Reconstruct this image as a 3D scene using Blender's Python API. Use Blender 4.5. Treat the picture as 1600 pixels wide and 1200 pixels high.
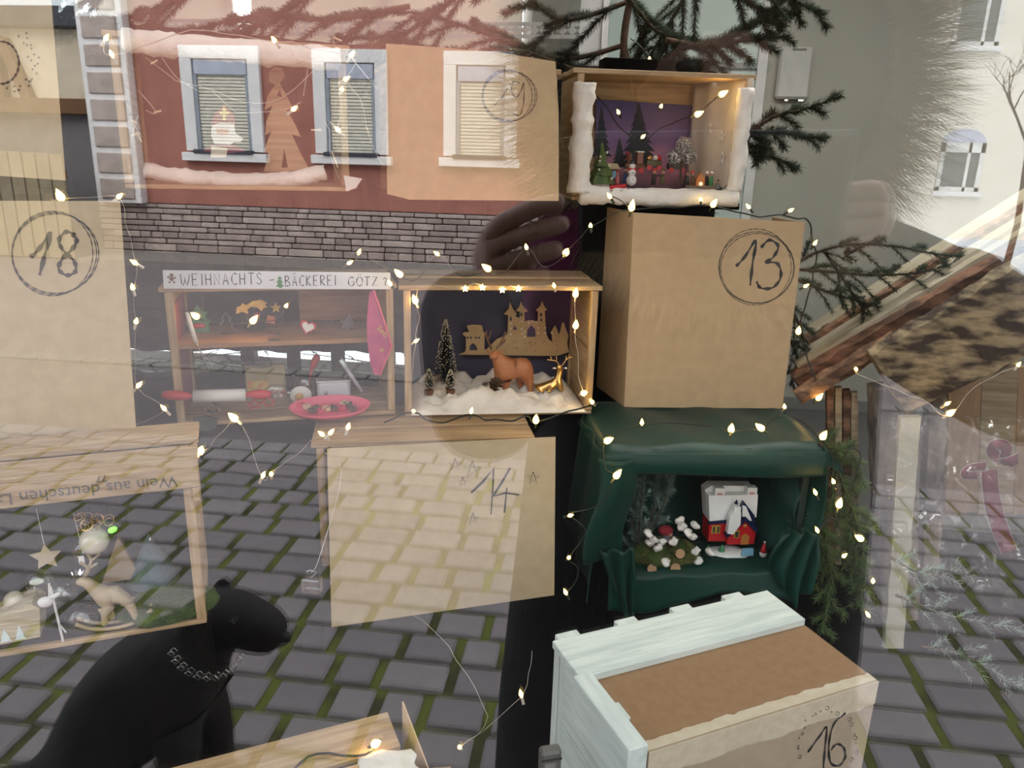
import bpy, math, random
from mathutils import Vector, Matrix, Euler, noise
S = bpy.context.scene; COL = S.collection
for o in list(bpy.data.objects): bpy.data.objects.remove(o)
R = math.radians; rnd = random.Random(7)
# ------------------------------------------------------------------ camera
GY = 0.22                                  # the shop window's pane stands 22 cm in front of the phone's lens
EYE = Vector((0, 0, 1.5)); F = 1200.0
_n = Vector((150, -355, 1200)).normalized(); _v = Vector((-110, 4000, 1200)); _v -= _n*_v.dot(_n); _v.normalize()
_z = -_v; _x = _n.cross(_z)
CR = Matrix((_x, _n, _z))                  # camera(right,down,forward) -> world
cam = bpy.data.cameras.new('camera'); cam.sensor_width = 36; cam.lens = 27.0; cam.clip_start = 0.002; cam.clip_end = 200
camo = bpy.data.objects.new('camera', cam); COL.objects.link(camo); S.camera = camo
cm = CR @ Matrix(((1,0,0),(0,-1,0),(0,0,-1)))
camo.matrix_world = Matrix.Translation(EYE) @ cm.to_4x4()
# ------------------------------------------------------------------ sky, light, exposure
w = bpy.data.worlds.new('sky'); S.world = w; w.use_nodes = True
nt = w.node_tree; bg = nt.nodes['Background']
tc = nt.nodes.new('ShaderNodeTexCoord'); nz = nt.nodes.new('ShaderNodeTexNoise'); nz.inputs['Scale'].default_value = 1.6; nz.inputs['Detail'].default_value = 4
cr = nt.nodes.new('ShaderNodeValToRGB'); cr.color_ramp.elements[0].color = (.74,.87,.95,1); cr.color_ramp.elements[1].color = (.98,.985,1,1)
cr.color_ramp.elements[0].position = .35; cr.color_ramp.elements[1].position = .62
nt.links.new(tc.outputs['Generated'], nz.inputs['Vector']); nt.links.new(nz.outputs['Fac'], cr.inputs['Fac']); nt.links.new(cr.outputs['Color'], bg.inputs['Color'])
bg.inputs['Strength'].default_value = 3.3
sun = bpy.data.lights.new('sun', 'SUN'); sun.energy = 4.8; sun.angle = R(50); sun.color = (1,.97,.92)
suno = bpy.data.objects.new('sun', sun); COL.objects.link(suno); suno.rotation_euler = Vector((.25,-1,-.95)).to_track_quat('-Z','Y').to_euler()
def area(name, loc, target, sx, sy, e, c=(1,1,1)):
    l = bpy.data.lights.new(name, 'AREA'); l.shape = 'RECTANGLE'; l.size = sx; l.size_y = sy; l.energy = e; l.color = c
    o = bpy.data.objects.new(name, l); COL.objects.link(o); o.location = loc; o.rotation_euler = (Vector(target)-Vector(loc)).to_track_quat('-Z','Y').to_euler(); return o
area('ceiling_light_lamp', (.9, 2.6, 2.93), (.9, 2.6, 0), 1.6, .5, 44, (1,.98,.9))  # unseen fill light, added to brighten the shop interior
S.view_settings.view_transform = 'Standard'; S.view_settings.look = 'None'; S.view_settings.gamma = 1; S.view_settings.use_curve_mapping = False
S.view_settings.exposure = 0.0
S.cycles.use_denoising = True; S.cycles.max_bounces = 8; S.cycles.transparent_max_bounces = 24
S.cycles.caustics_reflective = False; S.cycles.caustics_refractive = False; S.cycles.sample_clamp_indirect = 6
# ------------------------------------------------------------------ helpers
def ray(px, py): return CR @ Vector((px-800, py-600, F))
def P(px, py, d): r = ray(px, py); return EYE + r*(d/r.y)
def Zp(px, py, z): r = ray(px, py); return EYE + r*((z-1.5)/r.z)
def RV(px, py, d): p = P(px, py, d); return Vector((p.x, 2*GY-p.y, p.z))    # a point of the street: it stands as far before the pane as its reflection lies behind
class Fr:
    def __init__(s, loc, yaw, pitch=0, roll=0):
        s.loc = Vector(loc); s.rot = Euler((R(pitch), R(roll), R(yaw)), 'XYZ'); s.m = Matrix.Translation(s.loc) @ s.rot.to_matrix().to_4x4(); s.i = s.m.inverted(); s.yaw = R(yaw)
    def at(s, px, py, k=0):
        o = s.i @ EYE; d = s.i.to_3x3() @ ray(px, py); return o + d*((k-o.y)/d.y)
    def wp(s, px, py, k=0): return s.m @ s.at(px, py, k)
    def scale(s, px, py, k=0): return (s.wp(px, py, k)-EYE).length/math.hypot(F, math.hypot(px-800, py-600))
def cat(pts, n=6, closed=False):
    pts = [Vector(p) for p in pts]; out = []; N = len(pts)
    if N < 3 and not closed: return pts
    for i in range(N if closed else N-1):
        g = (lambda j: pts[j % N]) if closed else (lambda j: pts[min(max(j,0),N-1)])
        p0,p1,p2,p3 = g(i-1),g(i),g(i+1),g(i+2)
        for k in range(n):
            t = k/n; out.append(.5*((2*p1)+(p2-p0)*t+(2*p0-5*p1+4*p2-p3)*t*t+(3*p1-p0-3*p2+p3)*t**3))
    if not closed: out.append(pts[-1])
    return out
class MB:
    def __init__(s): s.v = []; s.f = []
    def add(s, vs, fs): b = len(s.v); s.v += [tuple(x) for x in vs]; s.f += [tuple(i+b for i in f) for f in fs]; return s
    def box(s, x0,x1,y0,y1,z0,z1, c=.0015, m=None):
        c = min(c, (x1-x0)*.3, (y1-y0)*.3, (z1-z0)*.3); v = []
        for sx in (0,1):
            for sy in (0,1):
                for sz in (0,1):
                    X = (x0,x1)[sx]; Y = (y0,y1)[sy]; Z = (z0,z1)[sz]; a = c*(1-2*sx); b = c*(1-2*sy); d = c*(1-2*sz)
                    v += [(X,Y+b,Z+d),(X+a,Y,Z+d),(X+a,Y+b,Z)]
        I = lambda i,j,k,t: (i*4+j*2+k)*3+t
        f = [(I(0,0,0,0),I(0,0,1,0),I(0,1,1,0),I(0,1,0,0)),(I(1,0,0,0),I(1,1,0,0),I(1,1,1,0),I(1,0,1,0)),
             (I(0,0,0,1),I(1,0,0,1),I(1,0,1,1),I(0,0,1,1)),(I(0,1,0,1),I(0,1,1,1),I(1,1,1,1),I(1,1,0,1)),
             (I(0,0,0,2),I(0,1,0,2),I(1,1,0,2),I(1,0,0,2)),(I(0,0,1,2),I(1,0,1,2),I(1,1,1,2),I(0,1,1,2))]
        for a in (0,1):
            for b in (0,1):
                f += [(I(a,b,0,0),I(a,b,1,0),I(a,b,1,1),I(a,b,0,1)),(I(a,0,b,0),I(a,1,b,0),I(a,1,b,2),I(a,0,b,2)),(I(0,a,b,1),I(1,a,b,1),I(1,a,b,2),I(0,a,b,2))]
                for d in (0,1): f.append((I(a,b,d,0),I(a,b,d,1),I(a,b,d,2)))
        if m is not None: v = [m @ Vector(p) for p in v]
        return s.add(v, f)
    def tube(s, pts, r, n=8, cap=True):
        pts = [Vector(p) for p in pts]; N = len(pts); rs = list(r) if isinstance(r, (list,tuple)) else [r]*N; vs = []; fs = []
        if len(rs) != N: rs = [rs[min(len(rs)-1,int(i*(len(rs)-1)/max(1,N-1)+.5))] for i in range(N)]
        up = None
        for i,p in enumerate(pts):
            t = (pts[min(i+1,N-1)]-pts[max(i-1,0)]); t = t.normalized() if t.length > 1e-9 else Vector((0,0,1))
            if up is None: up = Vector((0,0,1)) if abs(t.z) < .9 else Vector((1,0,0))
            a = t.cross(up); a = a.normalized() if a.length > 1e-6 else t.orthogonal().normalized(); b = a.cross(t).normalized(); up = b
            for k in range(n): q = 2*math.pi*k/n; vs.append(p+(a*math.cos(q)+b*math.sin(q))*rs[i])
        for i in range(N-1):
            for k in range(n): fs.append((i*n+k, i*n+(k+1)%n, (i+1)*n+(k+1)%n, (i+1)*n+k))
        if cap: fs += [tuple(range(n))[::-1], tuple((N-1)*n+k for k in range(n))]
        return s.add(vs, fs)
    def lathe(s, prof, n=16, o=(0,0,0), m=None):
        vs = []; fs = []; o = Vector(o)
        for r,z in prof:
            for k in range(n): q = 2*math.pi*k/n; p = Vector((r*math.cos(q), r*math.sin(q), z)); vs.append(((m @ p) if m is not None else p)+o)
        for i in range(len(prof)-1):
            for k in range(n): fs.append((i*n+k, i*n+(k+1)%n, (i+1)*n+(k+1)%n, (i+1)*n+k))
        fs += [tuple(range(n))[::-1], tuple((len(prof)-1)*n+k for k in range(n))]
        return s.add(vs, fs)
    def ball(s, c, r, n=10, sq=(1,1,1), nz=0, sc=20):
        c = Vector(c); vs = []; fs = []; h = max(4, n//2+1)
        for i in range(h+1):
            a = math.pi*i/h
            for k in range(n):
                q = 2*math.pi*k/n; d = Vector((math.sin(a)*math.cos(q)*sq[0], math.sin(a)*math.sin(q)*sq[1], math.cos(a)*sq[2])); p = c+d*r
                if nz: p += d*r*nz*noise.noise(p*sc)
                vs.append(p)
        for i in range(h):
            for k in range(n): fs.append((i*n+k, (i+1)*n+k, (i+1)*n+(k+1)%n, i*n+(k+1)%n))
        return s.add(vs, fs)
    def prism(s, poly, y0, y1):          # outline in x,z ; thickness along y
        n = len(poly); vs = [(p[0], y0, p[1]) for p in poly]+[(p[0], y1, p[1]) for p in poly]
        return s.add(vs, [tuple(range(n)), tuple(range(n,2*n))[::-1]]+[(i, i+n, (i+1)%n+n, (i+1)%n) for i in range(n)])
    def ribbon(s, pts, wd, y=0, th=.0006):     # pen stroke in the x,z plane, raised TH from y
        pts = [Vector((p[0], p[1])) for p in pts]; N = len(pts); a = []; b = []
        for i,p in enumerate(pts):
            t = pts[min(i+1,N-1)]-pts[max(i-1,0)]; t = t.normalized() if t.length > 1e-9 else Vector((1,0)); q = Vector((-t.y,t.x))*wd*.5*(.8+.35*math.sin(i*1.3))
            a.append(p+q); b.append(p-q)
        vs = [(p.x,y-th,p.y) for p in a]+[(p.x,y-th,p.y) for p in b]
        return s.add(vs, [(i,i+1,N+i+1,N+i) for i in range(N-1)])
    def obj(s, name, mat, parent=None, loc=None, rot=None, smooth=False, mods=None):
        me = bpy.data.meshes.new(name); me.from_pydata(s.v, [], s.f); me.update()
        for mm in (mat if isinstance(mat, list) else [mat]): me.materials.append(mm)
        if smooth: me.polygons.foreach_set('use_smooth', [True]*len(me.polygons))
        o = bpy.data.objects.new(name, me); COL.objects.link(o)
        if parent is not None: o.parent = parent
        if loc is not None: o.location = loc
        if rot is not None: o.rotation_euler = rot
        if mods: mods(o)
        return o
def tag(o, label, cat_, group=None, kind=None):
    o['label'] = label; o['category'] = cat_
    if group: o['group'] = group
    if kind: o['kind'] = kind
    return o
def T(name, label, cat_, loc=(0,0,0), rot=(0,0,0), group=None):
    o = bpy.data.objects.new(name, None); COL.objects.link(o); o.empty_display_size = .02; o.location = loc; o.rotation_euler = rot if not isinstance(rot, (int,float)) else (0,0,rot); return tag(o, label, cat_, group)
def struct(o, label=None): 
    o['kind'] = 'structure'
    if label: o['label'] = label; o['category'] = o.name.split('_')[0]
    return o
def lab(o, l): o['label'] = l; return o
# ------------------------------------------------------------------ materials
MT = {}
def mat(name, c, rough=.6, c2=None, scale=8, bump=0, bs=None, metal=0, st=(1,1,1), emit=None, es=0, sheen=0, trans=0, coat=0, lo=.35, hi=.65, alpha=1, spec=None, det=4):
    m = bpy.data.materials.new(name); m.use_nodes = True; nt = m.node_tree; b = nt.nodes['Principled BSDF']; L = nt.links.new
    b.inputs['Base Color'].default_value = (*c,1); b.inputs['Roughness'].default_value = rough; b.inputs['Metallic'].default_value = metal
    b.inputs['Sheen Weight'].default_value = sheen; b.inputs['Transmission Weight'].default_value = trans; b.inputs['Coat Weight'].default_value = coat; b.inputs['Alpha'].default_value = alpha
    if spec is not None: b.inputs['Specular IOR Level'].default_value = spec
    if emit: b.inputs['Emission Color'].default_value = (*emit,1); b.inputs['Emission Strength'].default_value = es
    tc = nt.nodes.new('ShaderNodeTexCoord'); mp = nt.nodes.new('ShaderNodeMapping'); mp.inputs['Scale'].default_value = st; L(tc.outputs['Object'], mp.inputs['Vector'])
    n = nt.nodes.new('ShaderNodeTexNoise'); n.inputs['Scale'].default_value = scale; n.inputs['Detail'].default_value = det; L(mp.outputs[0], n.inputs['Vector'])
    if c2 is None: c2 = tuple(x*.86 for x in c)
    r = nt.nodes.new('ShaderNodeValToRGB'); r.color_ramp.elements[0].position = lo; r.color_ramp.elements[1].position = hi
    r.color_ramp.elements[0].color = (*c2,1); r.color_ramp.elements[1].color = (*c,1); L(n.outputs['Fac'], r.inputs['Fac']); L(r.outputs['Color'], b.inputs['Base Color'])
    if bump:
        n2 = nt.nodes.new('ShaderNodeTexNoise'); n2.inputs['Scale'].default_value = bs or scale*3; n2.inputs['Detail'].default_value = 5; L(mp.outputs[0], n2.inputs['Vector'])
        bp = nt.nodes.new('ShaderNodeBump'); bp.inputs['Strength'].default_value = bump; bp.inputs['Distance'].default_value = .004; L(n2.outputs['Fac'], bp.inputs['Height']); L(bp.outputs[0], b.inputs['Normal'])
    MT[name] = m; return m
def wood(name, c, c2, ax, s=1): # grain along an axis
    st = [14*s]*3; st['xyz'.index(ax)] = 1.2*s; return mat(name, c, .7, c2, 6, .35, 12, st=tuple(st), det=6)
WX = wood('pale_wood_x', (.50,.36,.20), (.33,.22,.115), 'x'); WY = wood('pale_wood_y', (.50,.36,.20), (.33,.22,.115), 'y'); WZ = wood('pale_wood_z', (.50,.36,.20), (.33,.22,.115), 'z')
DX = wood('dark_pine_x', (.40,.21,.09), (.26,.13,.05), 'x')
WW = {a: mat('white_wash_'+a, (.72,.80,.76), .6, (.50,.60,.58), 5, .4, 12, st=tuple(1.3 if q==a else 11 for q in 'xyz'), lo=.25, hi=.6, det=6) for a in 'xyz'}
CARD = mat('tan_card', (.56,.41,.24), .85, (.51,.37,.215), 30, .12, 300)
CARDP = mat('pale_card', (.53,.425,.265), .85, (.48,.385,.235), 30, .12, 300)
KRAFT = mat('brown_kraft', (.31,.185,.095), .85, (.28,.165,.082), 60, .1, 300)
KRAFTE = mat('torn_paper_edge', (.62,.55,.42), .9, (.55,.47,.34), 60, .2)
INK = mat('black_ink', (.02,.02,.022), .5)
BLACK = mat('black_cloth', (.004,.004,.0045), .95, (.002,.002,.002), 30, .2, 200, spec=.1)
GREEN = mat('green_satin', (.0015,.042,.030), .45, (.001,.030,.021), 3, .1, 500, sheen=.05, spec=.35)
COTTON = mat('white_cotton', (.86,.84,.78), .95, (.74,.72,.66), 25, 1.0, 60, sheen=.4)
NEEDLE = mat('spruce_needle', (.035,.06,.025), .6, (.018,.03,.013), 40)
NEEDLEB = mat('brownish_needle', (.022,.028,.016), .7, (.012,.014,.008), 40)
FIRN = mat('fir_needle', (.10,.16,.045), .6, (.05,.09,.028), 40)
BLUEN = mat('blue_fir_needle', (.36,.48,.42), .5, (.20,.30,.26), 40)
TWIG = mat('twig_bark', (.10,.055,.03), .85, (.05,.03,.018), 60, .6)
BARK = mat('rough_bark', (.20,.105,.055), .9, (.045,.025,.015), 7, 1.0, 20, st=(1,5,5), lo=.4, hi=.6, det=8)
BARKG = mat('lichen_bark', (.33,.26,.155), .9, (.035,.025,.018), 5, 1.0, 22, st=(1,3,3), lo=.42, hi=.56, det=8)
SAWN = mat('sawn_plank', (.50,.42,.28), .8, (.33,.26,.17), 6, .4, 20, st=(1,12,12))
BIRCH = mat('grey_birch_bark', (.30,.26,.21), .85, (.05,.04,.035), 5, .8, 14, st=(2,2,.7), lo=.42, hi=.6, det=8)
WIRE = mat('dark_green_wire', (.012,.016,.013), .5); CLEARW = mat('clear_wire', (.55,.5,.42), .3)
BULB = mat('warm_bulb', (1,.8,.5), .3, emit=(1,.66,.15), es=9); SOCK = mat('bulb_socket', (.02,.03,.02), .5)
STARB = mat('star_bulb', (1,.85,.5), .3, emit=(1,.80,.32), es=8)
RED = mat('red_plastic', (.55,.02,.03), .35); WHITE = mat('white_paint', (.82,.82,.80), .5); CREAM = mat('cream_card', (.75,.66,.5), .7)
STEEL = mat('steel', (.6,.6,.6), .22, metal=1); GOLD = mat('gold', (.75,.50,.20), .28, metal=1); SILVER = mat('silver', (.8,.8,.8), .18, metal=1)
PINK = mat('pink_fabric', (.50,.08,.19), .8, (.36,.05,.15), 20); PINKP = mat('pink_plastic', (.72,.12,.20), .35)
SKIN = mat('skin', (.42,.23,.17), .5, (.38,.2,.15), 20)
MOSS = mat('moss', (.07,.11,.02), .95, (.02,.04,.008), 30, 1.0, 80, lo=.3, hi=.7)
NAVY = mat('night_card', (.045,.045,.085), .8, (.035,.035,.07), 3); GREENP = mat('green_paint', (.05,.25,.09), .5); BROWN = mat('brown_paint', (.14,.06,.025), .6)
ORANGE = mat('orange_paint', (.55,.20,.04), .5); BLUEP = mat('pale_blue_paint', (.25,.55,.75), .5); NAVYP = mat('navy_glaze', (.012,.02,.06), .2); REDG = mat('red_glaze', (.55,.02,.025), .2); SNOWG = mat('snow_glaze', (.84,.87,.85), .35)
def clearmat(name, col=(1,1,1), g=.25, rough=.05, base=.1):
    m = bpy.data.materials.new(name); m.use_nodes = True; nt = m.node_tree; nt.nodes.clear(); L = nt.links.new
    t = nt.nodes.new('ShaderNodeBsdfTransparent'); t.inputs[0].default_value = (*col,1); gl = nt.nodes.new('ShaderNodeBsdfGlossy'); gl.inputs['Roughness'].default_value = rough; gl.inputs[0].default_value = (1,1,1,1)
    mx = nt.nodes.new('ShaderNodeMixShader'); lw = nt.nodes.new('ShaderNodeLayerWeight'); lw.inputs[0].default_value = .5
    pw = nt.nodes.new('ShaderNodeMath'); pw.operation = 'POWER'; pw.inputs[1].default_value = 5; L(lw.outputs['Facing'], pw.inputs[0])
    ma = nt.nodes.new('ShaderNodeMath'); ma.operation = 'MULTIPLY_ADD'; ma.inputs[1].default_value = g; ma.inputs[2].default_value = base; ma.use_clamp = True; L(pw.outputs[0], ma.inputs[0])
    L(ma.outputs[0], mx.inputs[0]); L(t.outputs[0], mx.inputs[1]); L(gl.outputs[0], mx.inputs[2]); o = nt.nodes.new('ShaderNodeOutputMaterial'); L(mx.outputs[0], o.inputs[0]); return m
PANE = clearmat('window_pane', (1,1,1), .9, 0, .115)
CLEAR = clearmat('clear_glass', (.96,.98,.97), .8, .03, .10)
FOIL = clearmat('clear_foil', (.9,.9,.9), .6, .2, .12)
# ------------------------------------------------------------------ room shell
def bx(name, x0,x1,y0,y1,z0,z1, m, parent=None, c=.0015, **k): return MB().box(x0,x1,y0,y1,z0,z1,c).obj(name, m, parent, **k)
wallm = mat('grey_wall_paint', (.43,.435,.38), .85, (.405,.41,.36), 2, .05, 200)
tilem = mat('grey_floor', (.22,.23,.22), .4, (.19,.2,.19), 3)
FZ = .10
struct(bx('floor', -5.2,3.2,.30,4.6,-.05,FZ, mat('grey_screed', (.12,.12,.12), .5)))
struct(bx('ceiling', -5.2,3.2,.26,4.8,3.0,3.12, WHITE))
struct(bx('wall_right', 3.05,3.2,.30,4.6,FZ,3.0, wallm)); struct(bx('wall_left', -5.2,-5.05,.30,4.6,FZ,3.0, wallm))
# back wall with an opening for the back window
BY = 4.5
wb = struct(bx('wall_back', -.45,3.2,BY,BY+.15,FZ,3.0, wallm))
struct(bx('wall_back_low', -5.2,-.45,BY,BY+.15,FZ,.16, wallm)); struct(bx('wall_back_high', -5.2,-.45,BY,BY+.15,2.86,3.0, wallm))
struct(bx('baseboard_back', .95,3.1,BY-.015,BY,FZ,FZ+.07, tilem))
wn = struct(bpy.data.objects.new('window_2', None)); COL.objects.link(wn); wn.location = (0,0,0)
FRM = mat('window_frame_white', (.75,.77,.76), .4)
for x in (-5.05,-4.1,-3.15,-2.2,-1.3,-.5): bx('frame_post', x,x+.06,BY+.02,BY+.09,.16,2.86, FRM, wn)
for z in (.16,.72,1.85,2.80): bx('frame_rail', -5.05,-.44,BY+.03,BY+.08,z,z+.06, FRM, wn)
BLIND = bpy.data.materials.new('beige_blind'); BLIND.use_nodes = True; b_ = BLIND.node_tree; b_.nodes.clear(); d_ = b_.nodes.new('ShaderNodeBsdfDiffuse'); d_.inputs[0].default_value = (.7,.68,.62,1)
t_ = b_.nodes.new('ShaderNodeBsdfTranslucent'); t_.inputs[0].default_value = (.17,.165,.15,1); m_ = b_.nodes.new('ShaderNodeAddShader'); o_ = b_.nodes.new('ShaderNodeOutputMaterial')
b_.links.new(d_.outputs[0], m_.inputs[0]); b_.links.new(t_.outputs[0], m_.inputs[1]); b_.links.new(m_.outputs[0], o_.inputs[0])
for x0,x1 in ((-2.95,-2.13),(-2.02,-.5),(-3.6,-3.2)): bx('blind', x0,x1,BY-.012,BY-.008,1.88,2.84, BLIND, wn)
# lace valance on the back window
lace = MB()
for i in range(60):
    x = -3.1+i*.05; lace.prism([(x,2.13),(x+.025,2.155),(x+.05,2.13),(x+.025,2.105)], 4.40,4.402)
lace.box(-3.2,-.1,4.40,4.404,2.15,2.17); lace.box(-3.2,-.1,4.40,4.404,2.09,2.11)
tag(lace.obj('lace_valance', WHITE), 'white lace strip stretched across the top of the back window', 'curtain')
# pale door at the back
dr = struct(bpy.data.objects.new('door_1', None)); COL.objects.link(dr); dr.location = (P(950,60,4.4).x, BY-.05, FZ)
DOORM = mat('pale_mint_door', (.56,.68,.64), .4, (.54,.66,.62), 2)
dw = P(1190,60,4.4).x-dr.location.x
bx('door_leaf', 0,dw,0,.04,0,2.3, DOORM, dr); bx('door_frame', -.08,0,-.02,.05,0,2.4, FRM, dr); bx('door_frame', dw,dw+.05,-.02,.05,0,2.4, FRM, dr)
for x0,x1,z0,z1 in ((.12,dw-.14,.25,1.0),(.12,dw-.14,1.12,1.72)): 
    for a in ((x0,x1,z0,z0+.015),(x0,x1,z1,z1+.015),(x0,x0+.015,z0,z1),(x1,x1+.015,z0,z1)): bx('door_moulding', a[0],a[1],-.01,0,a[2],a[3], FRM, dr)
bx('door_rail', 0,dw,-.02,0,1.86,1.89, mat('rail_grey', (.3,.33,.32), .5), dr)
# tall white film / post left of the door
a = P(905,60,3.9); b = P(950,60,3.9)
struct(bx('trim_1', a.x,b.x,3.9,3.96,FZ,3.0, mat('white_post', (.70,.72,.71), .4)))
bx('trim_1_edge', b.x-.03,b.x-.015,3.88,3.9,FZ,3.0, WHITE)['kind'] = 'structure'
# switch box on the wall
p = P(1208,155,BY); t = T('wall_box', 'white flat service box with rounded edges on the grey wall beside the door', 'box', (p.x,BY,p.z))
bx('housing', 0,.17,-.05,0,0,.255, mat('box_white', (.58,.59,.55), .5), t, c=.012); bx('slot', .06,.13,-.053,-.049,.235,.245, mat('slot_grey', (.2,.2,.19), .5), t)
bx('hinge', .05,.07,-.04,0,-.012,0, SILVER, t); bx('hinge', .12,.15,-.04,0,-.012,0, SILVER, t)
# the shop window itself
gl = struct(bpy.data.objects.new('window_1', None)); COL.objects.link(gl)
bx('glass', -3.2,2.6,GY,GY+.006,.12,2.9, PANE, gl, c=.0)
bx('window_frame', -3.3,2.7,GY-.03,GY+.04,2.9,3.0, FRM, gl); bx('window_frame', -3.3,2.7,GY-.03,GY+.04,.02,.12, FRM, gl)
bx('window_frame', -3.3,-3.2,GY-.03,GY+.04,.12,2.9, FRM, gl); bx('window_frame', 2.6,2.7,GY-.03,GY+.04,.12,2.9, FRM, gl)
FAC = mat('shop_render', (.6,.58,.52), .9)
for n_,a in (('wall_front_left',(-6,-3.3,0,5.5)),('wall_front_right',(2.7,6,0,5.5)),('wall_front_top',(-3.3,2.7,3.0,5.5))): struct(bx(n_, a[0],a[1],GY+.02,GY+.25,a[2],a[3], FAC))
# display platform and black cloths
CZ = .14
def cloth_grid(name, fn, nu, nv, m, parent=None, th=.002, sub=0):
    mb = MB(); vs = [fn(i/nu, j/nv) for j in range(nv+1) for i in range(nu+1)]
    mb.add(vs, [(j*(nu+1)+i, j*(nu+1)+i+1, (j+1)*(nu+1)+i+1, (j+1)*(nu+1)+i) for j in range(nv) for i in range(nu)])
    o = mb.obj(name, m, parent, smooth=True); md = o.modifiers.new('thick', 'SOLIDIFY'); md.thickness = th; md.offset = 0
    if sub: s_ = o.modifiers.new('sub', 'SUBSURF'); s_.levels = s_.render_levels = sub
    return o
tag(MB().add([(x,y,z) for z in (FZ,CZ) for x,y in ((-4.9,.34),(2.6,.34),(2.6,2.9),(1.0,2.9),(.2,4.2),(-4.9,4.2))],[(5,4,3,2,1,0),(6,7,8,9,10,11)]+[(i,(i+1)%6,6+(i+1)%6,6+i) for i in range(6)]).obj('display_platform', BLACK), 'low black covered platform carrying the whole advent display', 'platform')
A = P(-150,5,3.0); B = P(962,108,3.8)
def curt(lo, hi, nm, lb):
    def f(u, v):
        p = A.lerp(B, u); q = .02*math.sin(u*90)+.012*math.sin(u*37); z0 = lo[0]+(lo[1]-lo[0])*u; z1 = hi[0]+(hi[1]-hi[0])*u; return (p.x, p.y+q, z0+(z1-z0)*v)
    tag(cloth_grid(nm, f, 160, 6, BLACK), lb, 'curtain')
s1 = (P(-150,538,3.0).z, P(962,556,3.8).z); s0 = (P(-150,570,3.0).z, P(962,590,3.8).z)
curt(s1, (A.z,B.z), 'black_backdrop_curtain', 'upper black backdrop cloth hanging behind the left crates')
curt((CZ,CZ), s0, 'black_backdrop_curtain', 'lower black backdrop cloth standing behind the left crates')
for i,(x,l) in enumerate(((A.lerp(B,.2),'leftmost'),(A.lerp(B,.62),'middle'),(A.lerp(B,.995),'rightmost'))):
    tag(MB().lathe([(.02,0),(.014,.02),(.014,1.90-CZ),(.02,1.90-CZ+.01)],10).obj('curtain_pole', BLACK, loc=(x.x,x.y+.035,CZ)), f'{l} of the thin black poles holding the backdrop cloth', 'pole')
def stand(name, x0,x1,y0,y1,z1, yaw, org, lb, z0=CZ):
    # cloth covered plinth: box with wavy skirt
    m = Matrix.Rotation(yaw,4,'Z'); vs = []; fs = []; per = []
    N = 14
    for (ax,ay),(bx_,by) in (((x0,y0),(x1,y0)),((x1,y0),(x1,y1)),((x1,y1),(x0,y1)),((x0,y1),(x0,y0))):
        for i in range(N): per.append((ax+(bx_-ax)*i/N, ay+(by-ay)*i/N))
    cx,cy = (x0+x1)/2,(y0+y1)/2; n = len(per)
    for j in range(5):
        for i,(x,y) in enumerate(per):
            f = 1+(.05*(4-j)/4*(.6+.6*math.sin(i*1.7))); vs.append(m @ Vector((cx+(x-cx)*f, cy+(y-cy)*f, (z0+(z1-z0)*j/4)-org[2])))
    for j in range(4):
        for i in range(n): fs.append((j*n+i,j*n+(i+1)%n,(j+1)*n+(i+1)%n,(j+1)*n+i))
    fs += [tuple(range(n))[::-1], tuple(4*n+i for i in range(n))]
    return tag(MB().add(vs,fs).obj(name, BLACK, loc=org), lb, 'stand')
# ------------------------------------------------------------------ crates
W_,D_,H_ = .50,.28,.33
def crate(fr, label, w=W_, d=D_, h=H_, m=(WX,WY,WZ), post=.022, back=None, topn=2, gap=.02, name='wooden_crate', top=True, out=.012):
    t = T(name, label, 'crate', fr.loc, tuple(fr.rot)); X,Y,Z = m
    for i in range(3):
        y0 = i*(d/3)+.003; bx('bottom_board', 0,w,y0,y0+d/3-.006,0,.010, X, t)
    if top:
        dw = (d-gap*(topn-1))/topn
        for i in range(topn): bx('top_board', -out,w+out*.8,i*(dw+gap),i*(dw+gap)+dw,h-.012+.002*(i%2),h+.002*(i%2), X, t)
    for s in (0,1):
        xx = 0 if s == 0 else w-.012
        for k in range(2):
            z0 = .012+k*(h-.024)/2; bx('end_board', xx,xx+.012,.018,d-.018,z0,z0+(h-.024)/2-.004, Y, t)
        bx('corner_post', xx-(.006 if s else 0),xx+.012+(0 if s else .006),0,post,.012,h-.013, Z, t)
        bx('corner_post', xx-(.006 if s else 0),xx+.012+(0 if s else .006),d-post,d,.012,h-.013, Z, t)
    if back:
        bx('back_panel', .012,w-.012,d-.004,d+.002,.01,h-.0095, back, t)
    return t
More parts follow.
